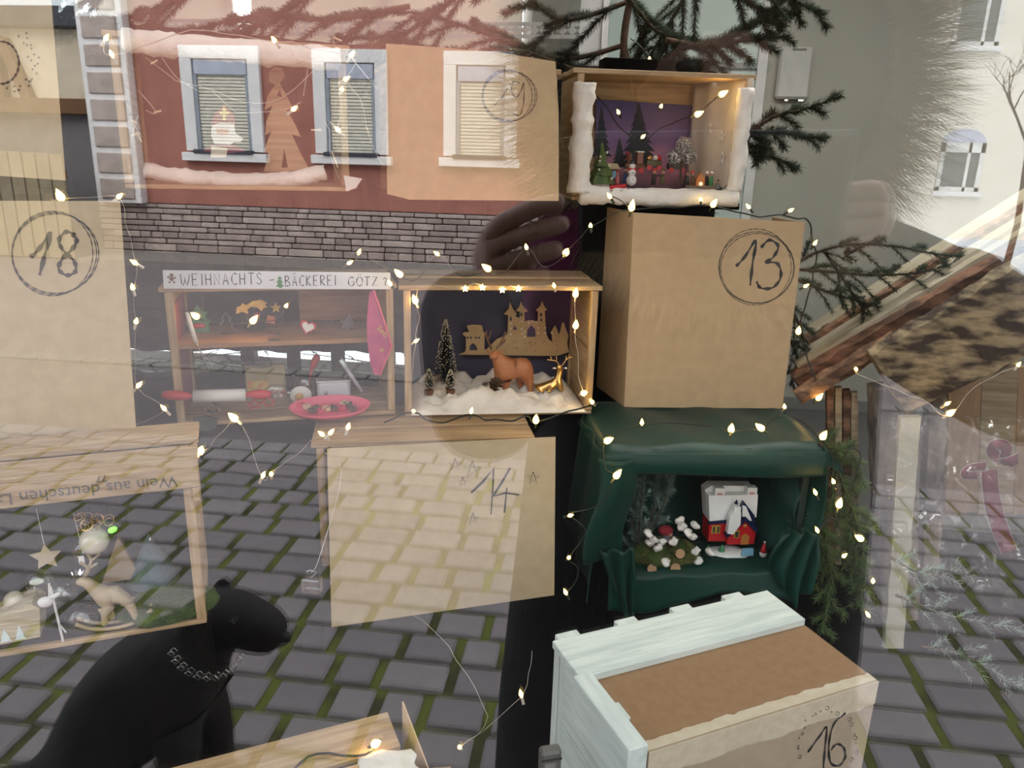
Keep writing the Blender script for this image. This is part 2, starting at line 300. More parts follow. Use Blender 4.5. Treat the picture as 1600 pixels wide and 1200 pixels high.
# ------------------------------------------------------------------ pen strokes
def arc(cx,cy,rx,ry,a0,a1,n=20): return [(cx+rx*math.cos(R(a0+(a1-a0)*i/n)), cy+ry*math.sin(R(a0+(a1-a0)*i/n))) for i in range(n+1)]
def sm(p): return [(q.x,q.y) for q in cat([(a,b,0) for a,b in p], 6)]
DG = {'1':[[(0,.45),(.42,1),(.40,.5),(.36,0)]],
 '3':[sm([(.02,.82),(.2,1),(.45,.93),(.42,.68),(.22,.56),(.5,.45),(.55,.18),(.3,0),(0,.14)])],
 '4':[sm([(.38,1),(.15,.6),(0,.33)])+[(.55,.36)],[(.32,.55),(.27,0)]],
 '6':[sm([(.62,1.05),(.3,.75),(.05,.3),(.12,.02),(.4,-.02),(.58,.2),(.45,.42),(.2,.38),(.06,.2)])],
 '8':[sm([(.5,.85),(.3,1),(.1,.85),(.2,.62),(.42,.42),(.5,.16),(.28,0),(.06,.14),(.14,.4),(.4,.62),(.52,.82),(.42,.98),(.3,1)])],
 '9':[sm([(.5,.9),(.25,1),(.05,.8),(.12,.58),(.38,.6),(.52,.85),(.5,.4),(.38,.05),(.15,-.02),(.05,.1)])],
 '0':[arc(.3,.5,.3,.5,0,360)], '2':[sm([(0,.8),(.25,1),(.5,.8),(.3,.4),(0,0)])+[(.55,.02)]]}
LT = {'W':[[(0,1),(.06,.2),(.2,0),(.36,.3),(.42,.75),(.46,.25),(.6,0),(.8,.4),(.9,1)]],'E':[[(.5,1),(0,1),(0,0),(.5,0)],[(0,.52),(.4,.52)]],'I':[[(.1,1),(.1,0)]],
 'H':[[(0,1),(0,0)],[(.5,1),(.5,0)],[(0,.5),(.5,.5)]],'N':[[(0,0),(0,1),(.5,0),(.5,1)]],'A':[[(0,0),(.27,1),(.54,0)],[(.1,.35),(.44,.35)]],
 'C':[arc(.35,.5,.33,.5,50,310,12)],'T':[[(0,1),(.6,1)],[(.3,1),(.3,0)]],'S':[sm([(.5,.85),(.3,1),(.05,.8),(.25,.52),(.5,.3),(.3,0),(0,.12)])],
 'B':[[(0,0),(0,1)]+sm([(0,1),(.4,.9),(.35,.6),(0,.52),(.5,.35),(.45,.05),(0,0)])],'K':[[(0,1),(0,0)],[(.45,1),(0,.45),(.5,0)]],'R':[[(0,0),(0,1)]+sm([(0,1),(.45,.88),(.4,.6),(0,.5)])+[(.5,0)]],
 'G':[arc(.35,.5,.33,.5,50,340,12)+[(.66,.48),(.4,.48)]],'O':[arc(.35,.5,.33,.5,0,360,14)],'Z':[[(0,1),(.5,1),(0,0),(.52,0)]],
 '-':[[(0,.5),(.5,.55)]],'?':[sm([(0,.8),(.2,1),(.4,.75),(.2,.4),(.3,.05)])]}
LT['Ä'] = LT['A']+[[(.12,1.18),(.13,1.28)],[(.4,1.18),(.41,1.28)]]; LT['Ö'] = LT['O']+[[(.2,1.18),(.21,1.28)],[(.48,1.18),(.49,1.28)]]
def strokes(mb, gl, x, z, sx, sz, wd, slant=0, y=0):
    for st in gl: mb.ribbon([(x+(p[0]+slant*p[1])*sx, z+p[1]*sz) for p in st], wd, y)
def star5(cx, cz, r, rot=90): return [(cx+r*math.cos(R(rot+144*i)), cz+r*math.sin(R(rot+144*i))) for i in range(6)]
def starpoly(cx, cz, r, ri=.45, n=5, rot=90): return [(cx+(r if i%2==0 else r*ri)*math.cos(R(rot+180*i/n)), cz+(r if i%2==0 else r*ri)*math.sin(R(rot+180*i/n))) for i in range(2*n)]
def sheet(fr, corners, label, m=CARDP, th=.003, rag=0, name='cardboard_sheet'):
    """flat board whose outline is given by its corners in the frame's own plane"""
    t = T(name, label, 'cardboard', fr.m @ Vector((corners[0][0],0,corners[0][2] if len(corners[0])>2 else 0)), tuple(fr.rot)); o = corners[0]
    poly = [(c[0]-o[0], c[2]-o[2]) for c in corners]
    MB().prism(poly, 0, th).obj('board', m, t); return t, o
def quad(fr, pts): return [fr.at(x,y,0) for x,y in pts]
# ------------------------------------------------------------------ skinned bodies
def skin(name, V, E_, m, parent=None, loc=None, rot=None, lv=2, root=0, smooth=True):
    me = bpy.data.meshes.new(name); me.from_pydata([v[:3] for v in V], E_, []); me.update(); o = bpy.data.objects.new(name, me); COL.objects.link(o)
    for mm in ([m] if not isinstance(m,list) else m): me.materials.append(mm)
    if parent is not None: o.parent = parent
    if loc is not None: o.location = loc
    if rot is not None: o.rotation_euler = rot
    md = o.modifiers.new('skin', 'SKIN'); md.use_smooth_shade = True; md.branch_smoothing = .4
    if not me.skin_vertices: me.skin_vertices.new() if hasattr(me.skin_vertices,'new') else None
    for i,v in enumerate(V):
        r = v[3]; sv = me.skin_vertices[0].data[i]; sv.radius = (r, v[4] if len(v) > 4 else r); sv.use_root = (i == root)
    sb = o.modifiers.new('sub', 'SUBSURF'); sb.levels = sb.render_levels = lv; return o
# ------------------------------------------------------------------ conifers
def needles(mb, path, ln, wd, dens, rg, spread=1.0, fwd=.75, rr=.0):
    for i in range(len(path)-1):
        a,b = path[i],path[i+1]; d = b-a; L = d.length
        if L < 1e-6: continue
        t = d/L; u = t.orthogonal().normalized(); v = t.cross(u); n = max(1,int(L*dens+rg.random()))
        for k in range(n):
            p = a+d*rg.random(); q = rg.random()*2*math.pi; s_ = (u*math.cos(q)+v*math.sin(q))*spread; dr_ = (s_+t*fwd).normalized(); l = ln*rg.uniform(.7,1.1)
            sd = dr_.cross(t).normalized()*wd*.5; c = p+dr_*l; mb.add([p+sd,p-sd,c-sd*.3,c+sd*.3],[(0,1,2,3)])
def bough(parent, pts, tl, ntw, ln=.014, wd=.0018, dens=1400, nm=NEEDLE, thick=.006, seed=0, ang=50, droop=.15, plane=None, start=.1):
    rg = random.Random(seed); path = cat(pts, 8); N = len(path); w_ = MB(); n_ = MB()
    w_.tube(path, [thick*(1-.8*i/(N-1)) for i in range(N)], 7); needles(n_, path[int(N*start*1.0):], ln, wd, dens, rg)
    for k in range(ntw):
        f = start+(1-start)*(k+.5)/ntw; i = min(N-2,int(f*(N-1))); p = path[i]; t = (path[i+1]-p).normalized(); side = 1 if k%2 else -1
        upv = Vector(plane) if plane else Vector((0,-.5,.86)); s_ = t.cross(upv).normalized()*side; L = tl*(1.05-.75*f)*rg.uniform(.7,1.15); a_ = R(ang+rg.uniform(-12,12))
        d = t*math.cos(a_)+s_*math.sin(a_); q = [p]
        for j in range(1,6): q.append(p+d*L*j/5+Vector((rg.uniform(-.1,.1)*L*j/5*.3, rg.uniform(-.1,.1)*L*.3, -droop*L*(j/5)**1.6)))
        w_.tube(q, [thick*.35*(1-.12*j) for j in range(6)], 5); needles(n_, q, ln, wd, dens, rg)
    br = w_.obj('branch', TWIG, parent, smooth=True); nd = n_.obj('needles', nm, br); nd['kind'] = 'stuff'; return br
#@@STREET
# ------------------------------------------------------------------ the street before the window (seen in the pane's reflection)
STR = 2*GY
def sy(d): return STR-d                  # a depth behind the pane -> its place in the street
MORT = mat('mossy_joint', (.17,.19,.035), .95, (.08,.075,.03), 5, .5, 60, lo=.4, hi=.6)
struct(bx('pavement', -8,7,sy(3.66),GY-.03,-.08,-.012, MORT))
pv = S.objects['pavement'] if False else bpy.data.objects['pavement']
PV = [mat('paver_%s'%n_, c, .75, tuple(x*.8 for x in c), 6, .3, 60) for n_,c in (('grey',(.37,.325,.33)),('mauve',(.34,.29,.30)),('dark',(.305,.265,.275)))]
pm = {}
def paver_mesh(L, k):
    if (L,k) not in pm:
        mb = MB().box(0,L-.030,0,.126,-.05,0,.008); me = bpy.data.meshes.new('paver'); me.from_pydata(mb.v,[],mb.f); me.materials.append(PV[k]); pm[(L,k)] = me
    return pm[(L,k)]
cand = []; rest = MB(); d = .30; row = 0
while d < 3.62:
    x = -7.8+rnd.random()*.2; 
    while x < 6.8:
        L = rnd.choice((.14,.18,.22,.22)); xc = x+L/2
        vis = 1.35 < d < 3.62 and -(1.05*d+.05) < xc < (.72*d)
        cand.append((0 if vis else 1, d, x, L, rnd.randrange(3), rnd.uniform(-.002,.002))); x += L
    d += .14; row += 1
cand.sort(); npv = 0
for vis,d,x,L,k,dz in cand:
    if not vis and npv < 300:
        o = bpy.data.objects.new('paver', paver_mesh(L,k)); COL.objects.link(o); o.parent = pv; o.location = (x, sy(d)-.127, dz); npv += 1
    else: rest.box(x,x+L-.014, sy(d)-.127, sy(d), -.05, dz, .006)
o = rest.obj('paver', PV[0], pv); o['kind'] = 'stuff'
ASPH = mat('asphalt', (.235,.20,.20), .9, (.19,.165,.165), 4, .4, 120)
struct(bx('road', -16,12,sy(9.3),sy(3.66),-.08,-.015, ASPH)); kb = struct(bpy.data.objects.new('kerb', None)); COL.objects.link(kb)
km = MB().box(0,.16,0,.11,-.05,.005,.008); kme = bpy.data.meshes.new('kerb_stone'); kme.from_pydata(km.v,[],km.f); kme.materials.append(mat('kerb_grey', (.27,.25,.24), .8))
for i in range(50):
    o = bpy.data.objects.new('kerb_stone', kme); COL.objects.link(o); o.parent = kb; o.location = (-5.4+i*.175, sy(5.02), 0)
struct(bx('sidewalk', -16,12,sy(10.2),sy(9.3),-.08,.06, mat('sidewalk_grey', (.30,.265,.25), .9)))
# red house
RW = mat('red_render', (.47,.20,.155), .95, (.40,.165,.13), 3, .5, 30); LIME = mat('grey_limestone', (.92,.90,.90), .8, (.84,.82,.82), 3)
SHUT = mat('beige_shutter', (.86,.81,.68), .6); SBOX = mat('shutter_box_grey', (.55,.58,.70), .5); FRG = mat('frame_grey', (.36,.40,.46), .5); SILLD = mat('dark_sill', (.05,.055,.075), .5)
HD = 10.2
hs = T('red_house', 'long red rendered house with roller shuttered windows and a grey stone base', 'house', (-1.6,sy(HD),0), 0)
def hb(nm, x0,x1,d0,d1,z0,z1,m,par=None,c=.01): return bx(nm, x0+1.6,x1+1.6,HD-d1,HD-d0,z0,z1,m,par or hs,c)   # d0 nearer the viewer
hb('wall', -6.45,3.2,HD,HD+1.2,.72,6.2,RW)
hb('mortar', -7.0,3.2,HD-.02,HD+1.2,.0,.72,mat('dark_mortar',(.06,.05,.05),.9))
STN = [mat('base_stone_%d'%i, c, .85, tuple(q*.75 for q in c), 5, .4, 40) for i,c in enumerate(((.50,.40,.37),(.42,.335,.31),(.58,.48,.43)))]
z = 0; nst = 0
while z < .70:
    hgt = (.075,.09,.075,.105)[int(z*100)%4]; x = -6.97
    while x < .2:
        L = rnd.uniform(.14,.5); dd = rnd.uniform(.02,.045)
        if nst < 299: hb('stone', x,x+L-.012,HD-.02-dd,HD-.01,z+.006,min(z+hgt-.006,.715),STN[rnd.randrange(3)]); nst += 1
        x += L
    z += hgt
far = MB(); z = 0
while z < .7:
    x = .2
    while x < 3.2: L = rnd.uniform(.2,.5); far.box(x+1.6,x+1.6+L-.012,.01,.06,z+.006,z+.085,.004); x += L
    z += .092
far.obj('stone', STN[0], hs)['kind'] = 'stuff'
def house_window(x0, x1, z0, z1):
    w_ = bpy.data.objects.new('house_window', None); COL.objects.link(w_); w_.parent = hs; w_.location = (x0+1.6, -.0, z0); W = x1-x0; H = z1-z0; s_ = .16
    def q(nm, a,b,y0,y1,c,d,m): return bx(nm, a,b,y0,y1,c,d,m,w_,.006)
    q('surround', -s_,0,0,.07,0,H,LIME); q('surround', W,W+s_,0,.07,0,H,LIME); q('surround', -s_,W+s_,0,.07,H,H+s_,LIME); q('window_sill', -s_-.05,W+s_+.05,0,.12,-.13,-.02,LIME)
    q('metal_sill', -.03,W+.03,.0,.15,-.03,.02,SILLD); q('recess', 0,W,-.02,.004,0,H,FRG); q('shutter_box', .02,W-.02,.005,.055,H-.19,H-.01,SBOX)
    q('guide_rail', 0,.05,.004,.05,0,H-.19,FRG); q('guide_rail', W-.05,W,.004,.05,0,H-.19,FRG)
    sl = MB(); z = .01
    while z < H-.2: sl.box(.05,W-.05,.012,.026,z,z+.034,.008); z += .042
    sl.obj('shutter_slats', SHUT, w_)['kind'] = 'stuff'
def hx(px,py): return P(px,py,HD)
for (l,t_),(r,b) in (((299,92),(400,238)),((503,98),(592,242)),((705,102),(790,246))):
    a = hx(l,t_); c = hx(r,b); a2 = hx(l+12,b); house_window((a.x+a2.x)/2+.02, c.x-.02, c.z, a.z)
house_window(-.2+.5,.75+.5,1.42,2.6)
# quoin column
qx = -6.62
hb('quoin_pilaster', qx-.28,qx+.36,HD-.16,HD,.72,6.2,LIME)
z = .78
while z < 5.6: hb('quoin_block', qx-.2,qx+.28,HD-.19,HD-.155,z,z+.26,STN[2]); z += .335
# carport with timber framing left of the house
cp = T('timber_carport', 'cream walled carport with brown timber braces left of the red house', 'carport', (-9.5,sy(9.9),0), 0)
CRM = mat('cream_render', (.72,.62,.48), .9); TIM = mat('brown_timber', (.16,.075,.03), .8); GRYW = mat('grey_wall', (.20,.185,.19), .9); ROOFD = mat('dark_roof', (.05,.055,.07), .7)
def cb(nm, x0,x1,y0,y1,z0,z1,m): return bx(nm, x0+9.5,x1+9.5,y0,y1,z0,z1,m,cp,.01)
cb('wall', -14,-6.93,-.6,-.5,1.9,2.95,CRM); cb('wall_panel', -14,-6.93,-.58,-.48,.0,1.9,GRYW); cb('beam', -14,-6.93,-.5,-.3,1.86,2.06,TIM); cb('roof_edge', -14,-6.93,-.6,-.3,2.95,3.2,ROOFD)
for x,tl in ((-8.3,0),(-7.9,-.35),(-9.9,0),(-11.2,.2)):
    o = MB().box(-.07,.07,-.5,-.36,0,.85,.005).obj('brace', TIM, cp, loc=(x+9.5,0,2.0), rot=(0,tl,0))
fn = T('board_fence', 'beige vertical board fence below the carport across the street', 'fence', (-13.8,sy(9.3),0), 0)
for i in range(38): bx('fence_board', i*.185,i*.185+.17,0,.03,.05,1.5-.004*i, mat('fence_tan_%d'%i, (.33+.02*(i%3),.27+.015*(i%3),.18), .8) if i < 3 else MT['fence_tan_%d'%(i%3)], fn, .006)
bx('fence_rail', 0,7.0,-.05,0,.35,.45,TIM,fn); bx('fence_rail', 0,7.0,-.05,0,1.05,1.15,TIM,fn)
# cream house further off
ch = T('cream_house', 'tall cream rendered house with small white framed windows', 'house', (8.6,sy(18),0), 0)
CH = mat('cream_house_render', (.86,.82,.72), .9, (.82,.77,.67), 2, .2, 20)
bx('wall', -5.5,9,-1,0,0,9.5,CH,ch,.01); bx('gutter_pipe', 1.35,1.45,0,.1,0,9,FRG,ch); bx('roof', -5.8,9.2,-1.2,.5,9.5,9.8,ROOFD,ch)
def cwin(px0,py0,px1,py1, arch=False):
    a = P(px0,py0,18); b = P(px1,py1,18); w_ = bpy.data.objects.new('house_window', None); COL.objects.link(w_); w_.parent = ch; W = b.x-a.x-.1; H = a.z-b.z; w_.location = (a.x+.05-8.6, 0, b.z)
    bx('sill', -.06,W+.06,0,.14,-.1,0,LIME,w_,.005); bx('reveal', 0,W,-.02,.006,0,H,mat('pane_dark_grey',(.16,.17,.17),.3) if 'pane_dark_grey' not in MT else MT['pane_dark_grey'],w_,.003)
    for q in ((0,.09,0,H),(W-.09,W,0,H),(W*.62,W*.69,0,H),(0,W,0,.09),(0,W,H-.2,H)): bx('window_frame', q[0],q[1],.005,.05,q[2],q[3],WHITE,w_,.004)
    if arch: MB().prism([(W*.5+W*.5*math.cos(R(a_)),H+.28*math.sin(R(a_))) for a_ in range(0,181,20)],.0,.03).obj('arch_panel', SBOX, w_)
cwin(1345,-30,1412,55); cwin(1497,-25,1562,73); cwin(1468,222,1530,300,True); cwin(1640,-20,1705,90); cwin(1625,230,1690,320,True)
# bare shrub with thin twigs between
tw = T('bare_tree', 'bare young tree with thin twigs before the cream house', 'tree', (5.6,sy(11.5),0), 0)
rg = random.Random(5)
def twigs(p, d, L, r, lv, mb):
    q = p+d*L; mid = (p+q)/2+Vector((rg.uniform(-1,1),rg.uniform(-1,1),rg.uniform(-1,1)))*L*.06; mb.tube([p,mid,q],[r,r*.85,r*.7],5)
    if lv: 
        for k in range(3 if lv > 1 else 2): twigs(p+(q-p)*rg.uniform(.45,1), (d+Vector((rg.uniform(-1,1),rg.uniform(-1,1)*.5,rg.uniform(-.4,.6)))*.9).normalized(), L*rg.uniform(.55,.8), r*.6, lv-1, mb)
mb = MB(); twigs(Vector((0,0,0)), Vector((0,0,1)), 1.4, .05, 6, mb); mb.obj('crown', TWIG, tw)
#@@PEOPLE
# ------------------------------------------------------------------ photographer and phone
PUR = mat('purple_wool', (.22,.03,.12), .95, (.12,.015,.07), 40, .6); JACK = mat('dark_jacket', (.012,.011,.012), .75, (.008,.008,.009), 10, .2); FURM = mat('beige_fur', (.55,.48,.34), .9, (.40,.34,.23), 20); TROU = mat('dark_trousers', (.015,.015,.02), .9)
DSKIN = mat('shaded_skin', (.62,.36,.31), .5, (.36,.21,.165), 20)  # skin colour of the person's face and hands
pz = T('phone', 'dark phone held sideways by the person outside the window', 'phone', camo.matrix_world @ Vector((.055,-.026,.014)), camo.matrix_world.to_euler())
bx('phone_body', -.074,.074,-.036,.036,-.004,.004, mat('phone_black', (.006,.006,.007), .5), pz, c=.003)
bx('camera_bump', -.069,-.041,.006,.034,-.0055,-.0035, mat('bump_black', (.01,.01,.011), .3), pz, c=.001)
MB().lathe([(.007,-.0075),(.007,-.005)],16,(-.062,.026,0)).obj('lens_ring', SILVER, pz, loc=(0,0,0)) if False else None
pp = T('person', 'person in dark parka with fur-edged hood and purple scarf taking a picture', 'person', (.12,-.55,0), 0)
def rp(x,y,z,*r): return (x-.12,y+.55,z,*r)
V = [rp(.12,-.55,.95,.15,.12), rp(.12,-.55,1.15,.15,.12), rp(.12,-.54,1.30,.16,.115), rp(.11,-.50,1.43,.075,.07),
     rp(-.03,-.53,1.36,.075), rp(-.13,-.38,1.19,.062), rp(-.105,-.16,1.37,.045), rp(-.10,-.13,1.39,.04),
     rp(.29,-.53,1.38,.10), rp(.50,-.40,1.27,.085), rp(.27,-.17,1.40,.045), rp(.25,-.14,1.42,.04),
     rp(.03,-.55,.85,.10), rp(.02,-.55,.48,.07), rp(.02,-.58,.08,.05), rp(.02,-.48,.04,.045),
     rp(.21,-.55,.85,.10), rp(.22,-.55,.48,.07), rp(.22,-.58,.08,.05), rp(.22,-.48,.04,.045), rp(.10,-.47,1.50,.06,.06)]
skin('body', V, [(0,1),(1,2),(2,3),(2,4),(4,5),(5,6),(6,7),(2,8),(8,9),(9,10),(10,11),(0,12),(12,13),(13,14),(14,15),(0,16),(16,17),(17,18),(18,19),(3,20)], JACK, pp)
ct = MB(); ct.lathe([(.265,.52),(.26,.7),(.245,.9),(.23,1.1),(.215,1.26),(.12,1.38)],28,(.022,0,0)); ct.v = [(x,y*.72,z) for x,y,z in ct.v]; ct.obj('long_coat', JACK, pp, smooth=True)
hd = MB(); hd.ball((0,0,0), .095, 24, (.82,.98,1.2)); hd.ball((0,.098,-.01), .016, 8, (.7,1,1.3)); hd.ball((0,.085,-.05), .02, 10, (1.3,.4,.35)); hd.ball((.075,0,0), .02, 8, (.4,.8,1.2)); hd.ball((-.075,0,0), .02, 8, (.4,.8,1.2))
HC = Vector((.10-.12,-.42+.55,1.585))
h = hd.obj('head', DSKIN, pp, loc=HC, rot=(R(-10),0,0), smooth=True)
for s_ in (-1,1): MB().ball((s_*.03,.088,.012), .011, 10, (1.2,.6,.7)).obj('eye', mat('eye_dark', (.03,.02,.015), .2) if 'eye_dark' not in MT else MT['eye_dark'], h, smooth=True)
hair = MB(); 
hair.ball((0,-.012,.025), .102, 20, (.86,.98,1.12)); hair.obj('hair', mat('dark_hair', (.03,.018,.01), .7), h, smooth=True)
# hood: shell open towards the pane, fur at its edge
hm = MB(); ring = []
for j in range(10):
    a_ = R(5+j*13); 
    for i in range(28): q = 2*math.pi*i/28; ring.append((HC.x+.175*math.sin(a_)*math.cos(q)*1.0, HC.y-.03-.17*math.cos(a_)*1.0, HC.z-.01+.19*math.sin(a_)*math.sin(q)))
hm.add(ring, [(j*28+i,j*28+(i+1)%28,(j+1)*28+(i+1)%28,(j+1)*28+i) for j in range(9) for i in range(28)])
ho = hm.obj('hood', JACK, pp, smooth=True); ho.modifiers.new('t','SOLIDIFY').thickness = .012
fu = MB(); rg = random.Random(3)
for i in range(9000):
    q = rg.random()*2*math.pi; b = Vector((HC.x+.155*math.cos(q), HC.y+.085+rg.uniform(-.02,.02), HC.z-.01+.172*math.sin(q)))
    d = Vector((math.cos(q)*rg.uniform(.5,1.1), rg.uniform(.1,.7), math.sin(q)*rg.uniform(.5,1.1)+rg.uniform(-.3,.1))).normalized(); L = rg.uniform(.03,.085)
    d = (d+Vector((rg.gauss(0,.2),rg.gauss(0,.2),rg.gauss(0,.2)))).normalized(); s_ = d.orthogonal().normalized()*.0007; c = b+d*L+Vector((0,0,-.012*rg.random()))
    fu.add([b+s_,b-s_,c],[(0,1,2)])
fo = fu.obj('fur_trim', FURM, pp); fo['kind'] = 'stuff'
sc = MB()
for k in range(3): sc.tube(cat([(-.02+(.13-.01*k)*math.cos(q*math.pi/8), .06+(.10)*math.sin(q*math.pi/8), 1.435+.028*k+.012*math.sin(q*2.1+k)) for q in range(16)], 3, True)+[], .026, 8)
sc.tube(cat([(-.10,.17,1.45),(-.13,.22,1.43),(-.15,.24,1.38),(-.13,.25,1.30)],5), [.03,.035]+[.03]*13+[.02], 8) if False else sc.tube(cat([(-.06,.14,1.45),(-.13,.2,1.44),(-.17,.24,1.41),(-.16,.25,1.33)],4), .028, 8)
sc.obj('scarf', PUR, pp, smooth=True)
def hand(side, base, sc, tl):
    # palm beside the phone's end, fingers closed round it, thumb behind
    B_ = Vector(base); s_ = side; V = [(*B_,.020*sc)]; E_ = []; pal = B_+Vector((s_*.004,.028,.010))*sc; V.append((*pal,.021*sc,.014*sc)); E_.append((0,1))
    for k in range(4):
        z = .021-.0135*k; l = (1.0,1.08,1.0,.82)[k]*sc; a = pal+Vector((s_*.010,.018,z))*sc; b = a+Vector((s_*.026*l,.008*l,tl*(.014-.003*k)*l)); c = b+Vector((s_*.022*l,-.004*l,tl*.006*l)); n0 = len(V)
        V += [(*a,.0078*sc),(*b,.0072*sc),(*c,.0062*sc)]; E_ += [(1,n0),(n0,n0+1),(n0+1,n0+2)]
    n0 = len(V); V += [(*(pal+Vector((s_*.014,-.014,-.016))*sc),.009*sc),(*(pal+Vector((s_*.036,-.018,-.006))*sc),.0078*sc)]; E_ += [(1,n0),(n0,n0+1)]
    return skin('hand', V, E_, DSKIN, pp, lv=2)
hand(1, rp(-.080,-.090,1.428)[:3], .9, 1.0); hand(-1, rp(.172,-.085,1.462)[:3], .8, -.3)
# black dog on the pavement
dg = T('dog', 'black dog sitting on the pavement outside the window, wearing a chain collar', 'dog', (-.985,-.9,-.005), 0)
FURB = mat('black_fur', (.010,.008,.0075), .75, (.016,.011,.009), 12, .5, 120)
def dp(x,y,z,*r): return (x+1.0,y+.9,z,*r)
V = [dp(-1.13,-.90,.17,.15,.15), dp(-1.02,-.90,.33,.145,.14), dp(-.90,-.89,.42,.12,.115), dp(-.81,-.88,.50,.085,.085), dp(-.76,-.87,.575,.078,.078), dp(-.69,-.865,.562,.060,.060), dp(-.615,-.865,.528,.048,.048),
     dp(-.86,-.82,.26,.05), dp(-.85,-.81,.06,.03), dp(-.79,-.81,.03,.032), dp(-.86,-.97,.26,.05), dp(-.85,-.98,.06,.03), dp(-.79,-.98,.03,.032),
     dp(-1.02,-.77,.16,.085), dp(-.98,-.75,.05,.04), dp(-.88,-.75,.03,.032), dp(-1.02,-1.03,.16,.085), dp(-.98,-1.05,.05,.04), dp(-.88,-1.05,.03,.032),
     dp(-1.26,-.9,.06,.04), dp(-1.42,-.88,.03,.025), dp(-1.55,-.82,.025,.015)]
bd = skin('body', V, [(0,1),(1,2),(2,3),(3,4),(4,5),(5,6),(2,7),(7,8),(8,9),(2,10),(10,11),(11,12),(0,13),(13,14),(14,15),(0,16),(16,17),(17,18),(0,19),(19,20),(20,21)], FURB, dg)
for s_ in (-1,1):
    e = MB(); e.ball((0,0,-.045), .05, 12, (.55,.22,1.1)); e.obj('ear', FURB, dg, loc=dp(-.785,-.87+s_*.075,.60)[:3], rot=(R(-12*s_),R(12),0), smooth=True)
    MB().ball((0,0,0), .009, 8).obj('eye', MT['eye_dark'], dg, loc=dp(-.705,-.865+s_*.045,.592)[:3], smooth=True)
MB().ball((0,0,0), .017, 10).obj('nose', INK, dg, loc=dp(-.622,-.865,.536)[:3], smooth=True)
ck = MB()
for k in range(26):
    q = 2*math.pi*k/26; c = Vector((.0+.082*math.cos(q)*.75, .088*math.sin(q), -.045*math.cos(q))); ck.tube([c+Vector((.008*math.cos(a_),.0,.006*math.sin(a_))) for a_ in (0,1.57,3.14,4.71,6.28)],.0016,5)
ck.obj('chain_collar', SILVER, dg, loc=dp(-.80,-.88,.49)[:3])
#@@DISPLAY
exec_marker = 0
# ------------------------------------------------------------------ the advent display
FD = Fr((-.487,1.856,.832), 14.5); FB = Fr((-1.005,1.661,.838), 22); F14 = Fr((-.648,1.640,.50), 16); FG = Fr((.06,1.742,.482), 12.5)
F13 = Fr((.086,2.050,.834), 10); FT = Fr((-.088,2.085,1.388), 13); FS = Fr((-1.08,1.675,1.402), 23.5); F19 = Fr((-.50,1.86,1.402), 24); F18 = Fr((-1.46,1.27,.93), 15); F20 = Fr((-1.46,1.27,1.40), 14)
FWn = Fr((-1.165,1.03,.60), 27)
# --- black draped stands
stand('black_cloth_stand', .0,.50,.0,.26,.83, FD.yaw, (FD.loc.x,FD.loc.y+.02,CZ), 'black draped stand hidden under the crate with the brown deer') if False else None
def under(fr, w, d, lb, z0=CZ, dx=.01, dy=.02): 
    p = fr.m @ Vector((dx,dy,0)); stand('black_cloth_stand', 0,w-2*dx,0,d-dy,fr.loc.z, fr.yaw, (p.x,p.y,z0), lb, z0)
under(FB, .37,.28, 'black draped stand under the toy bakery crate'); under(F14,.50,.28,'black draped stand below the crate behind sheet fourteen')
under(FG, .52,.30,'black draped stand below the green cloth crate'); under(FWn,.48,.26,'low black draped stand under the wine crate')
def shelf_rack(fr, w, posts, lb, d0=.34, d1=.56):
    t = T('shelf_rack', lb, 'shelf', (fr.m @ Vector((0,0,0))).to_tuple()[:2]+(CZ,), (0,0,fr.yaw)); H = fr.loc.z-CZ
    bx('shelf_board', .0,w,.02,d1,H-.018,H-.001, BLACK, t)
    for a,b in posts: bx('draped_post', a,b,d0,d1,0,H-.018, BLACK, t)
shelf_rack(F19,.44,[(.0,.03),(.38,.42)],'black shelf carrying the crate with sheet nineteen')
shelf_rack(FS,.52,[(.02,.05),(.20,.23),(.33,.37),(.47,.50)],'black shelf carrying the bishop crate')
shelf_rack(FT,.47,[(-.06,.47)],'black shelf rack rising behind box thirteen', d0=.20, d1=.34)
p = FD.m @ Vector((.355,.03,0)); stand('black_cloth_stand',0,.13,0,.22,FD.loc.z,FD.yaw,(p.x,p.y,CZ),'narrow black draped stand under the right end of the deer crate')
# --- crate 14 behind its sheet
crate(F14, 'pale wooden crate lying under the deer crate and behind sheet fourteen', w=.52, topn=3, gap=.012)
f = Fr(P(518,980,1.50), 17, -7)
t, o = sheet(f, quad(f, [(518,980),(866,930),(868,683),(511,701)]), 'pale cardboard sheet numbered 14 with five little drawn stars')
def onsheet(f, o, px, py): q = f.at(px,py,0); return (q.x-o.x, q.z-o.z)
ink = MB()
for gl_,c in (('1',((733,770),(772,734),(768,803))),('4',((797,731),(775,772),(812,770)))): pass
def pst(mb, f, o, pts, wd, y=-.0002, smooth_=False):
    q = [onsheet(f,o,*p) for p in pts]; q = sm(q) if smooth_ else q; mb.ribbon(q, wd, y)
pst(ink,f,o,[(736,770),(755,752),(771,732),(770,765),(767,804)],.006); pst(ink,f,o,[(797,731),(785,752),(773,771),(770,776)],.005); pst(ink,f,o,[(772,775),(790,770),(811,773)],.004); pst(ink,f,o,[(792,762),(788,801)],.004)
for cx,cy,r in ((711,726,10),(738,734,14),(723,753,8),(833,747,10),(739,811,10)):
    pst(ink,f,o,[(cx+r*math.cos(R(a_)),cy-r*math.sin(R(a_))) for a_ in (90,234,18,162,306,90)],.0017)
ink.obj('pen_drawing', INK, t)
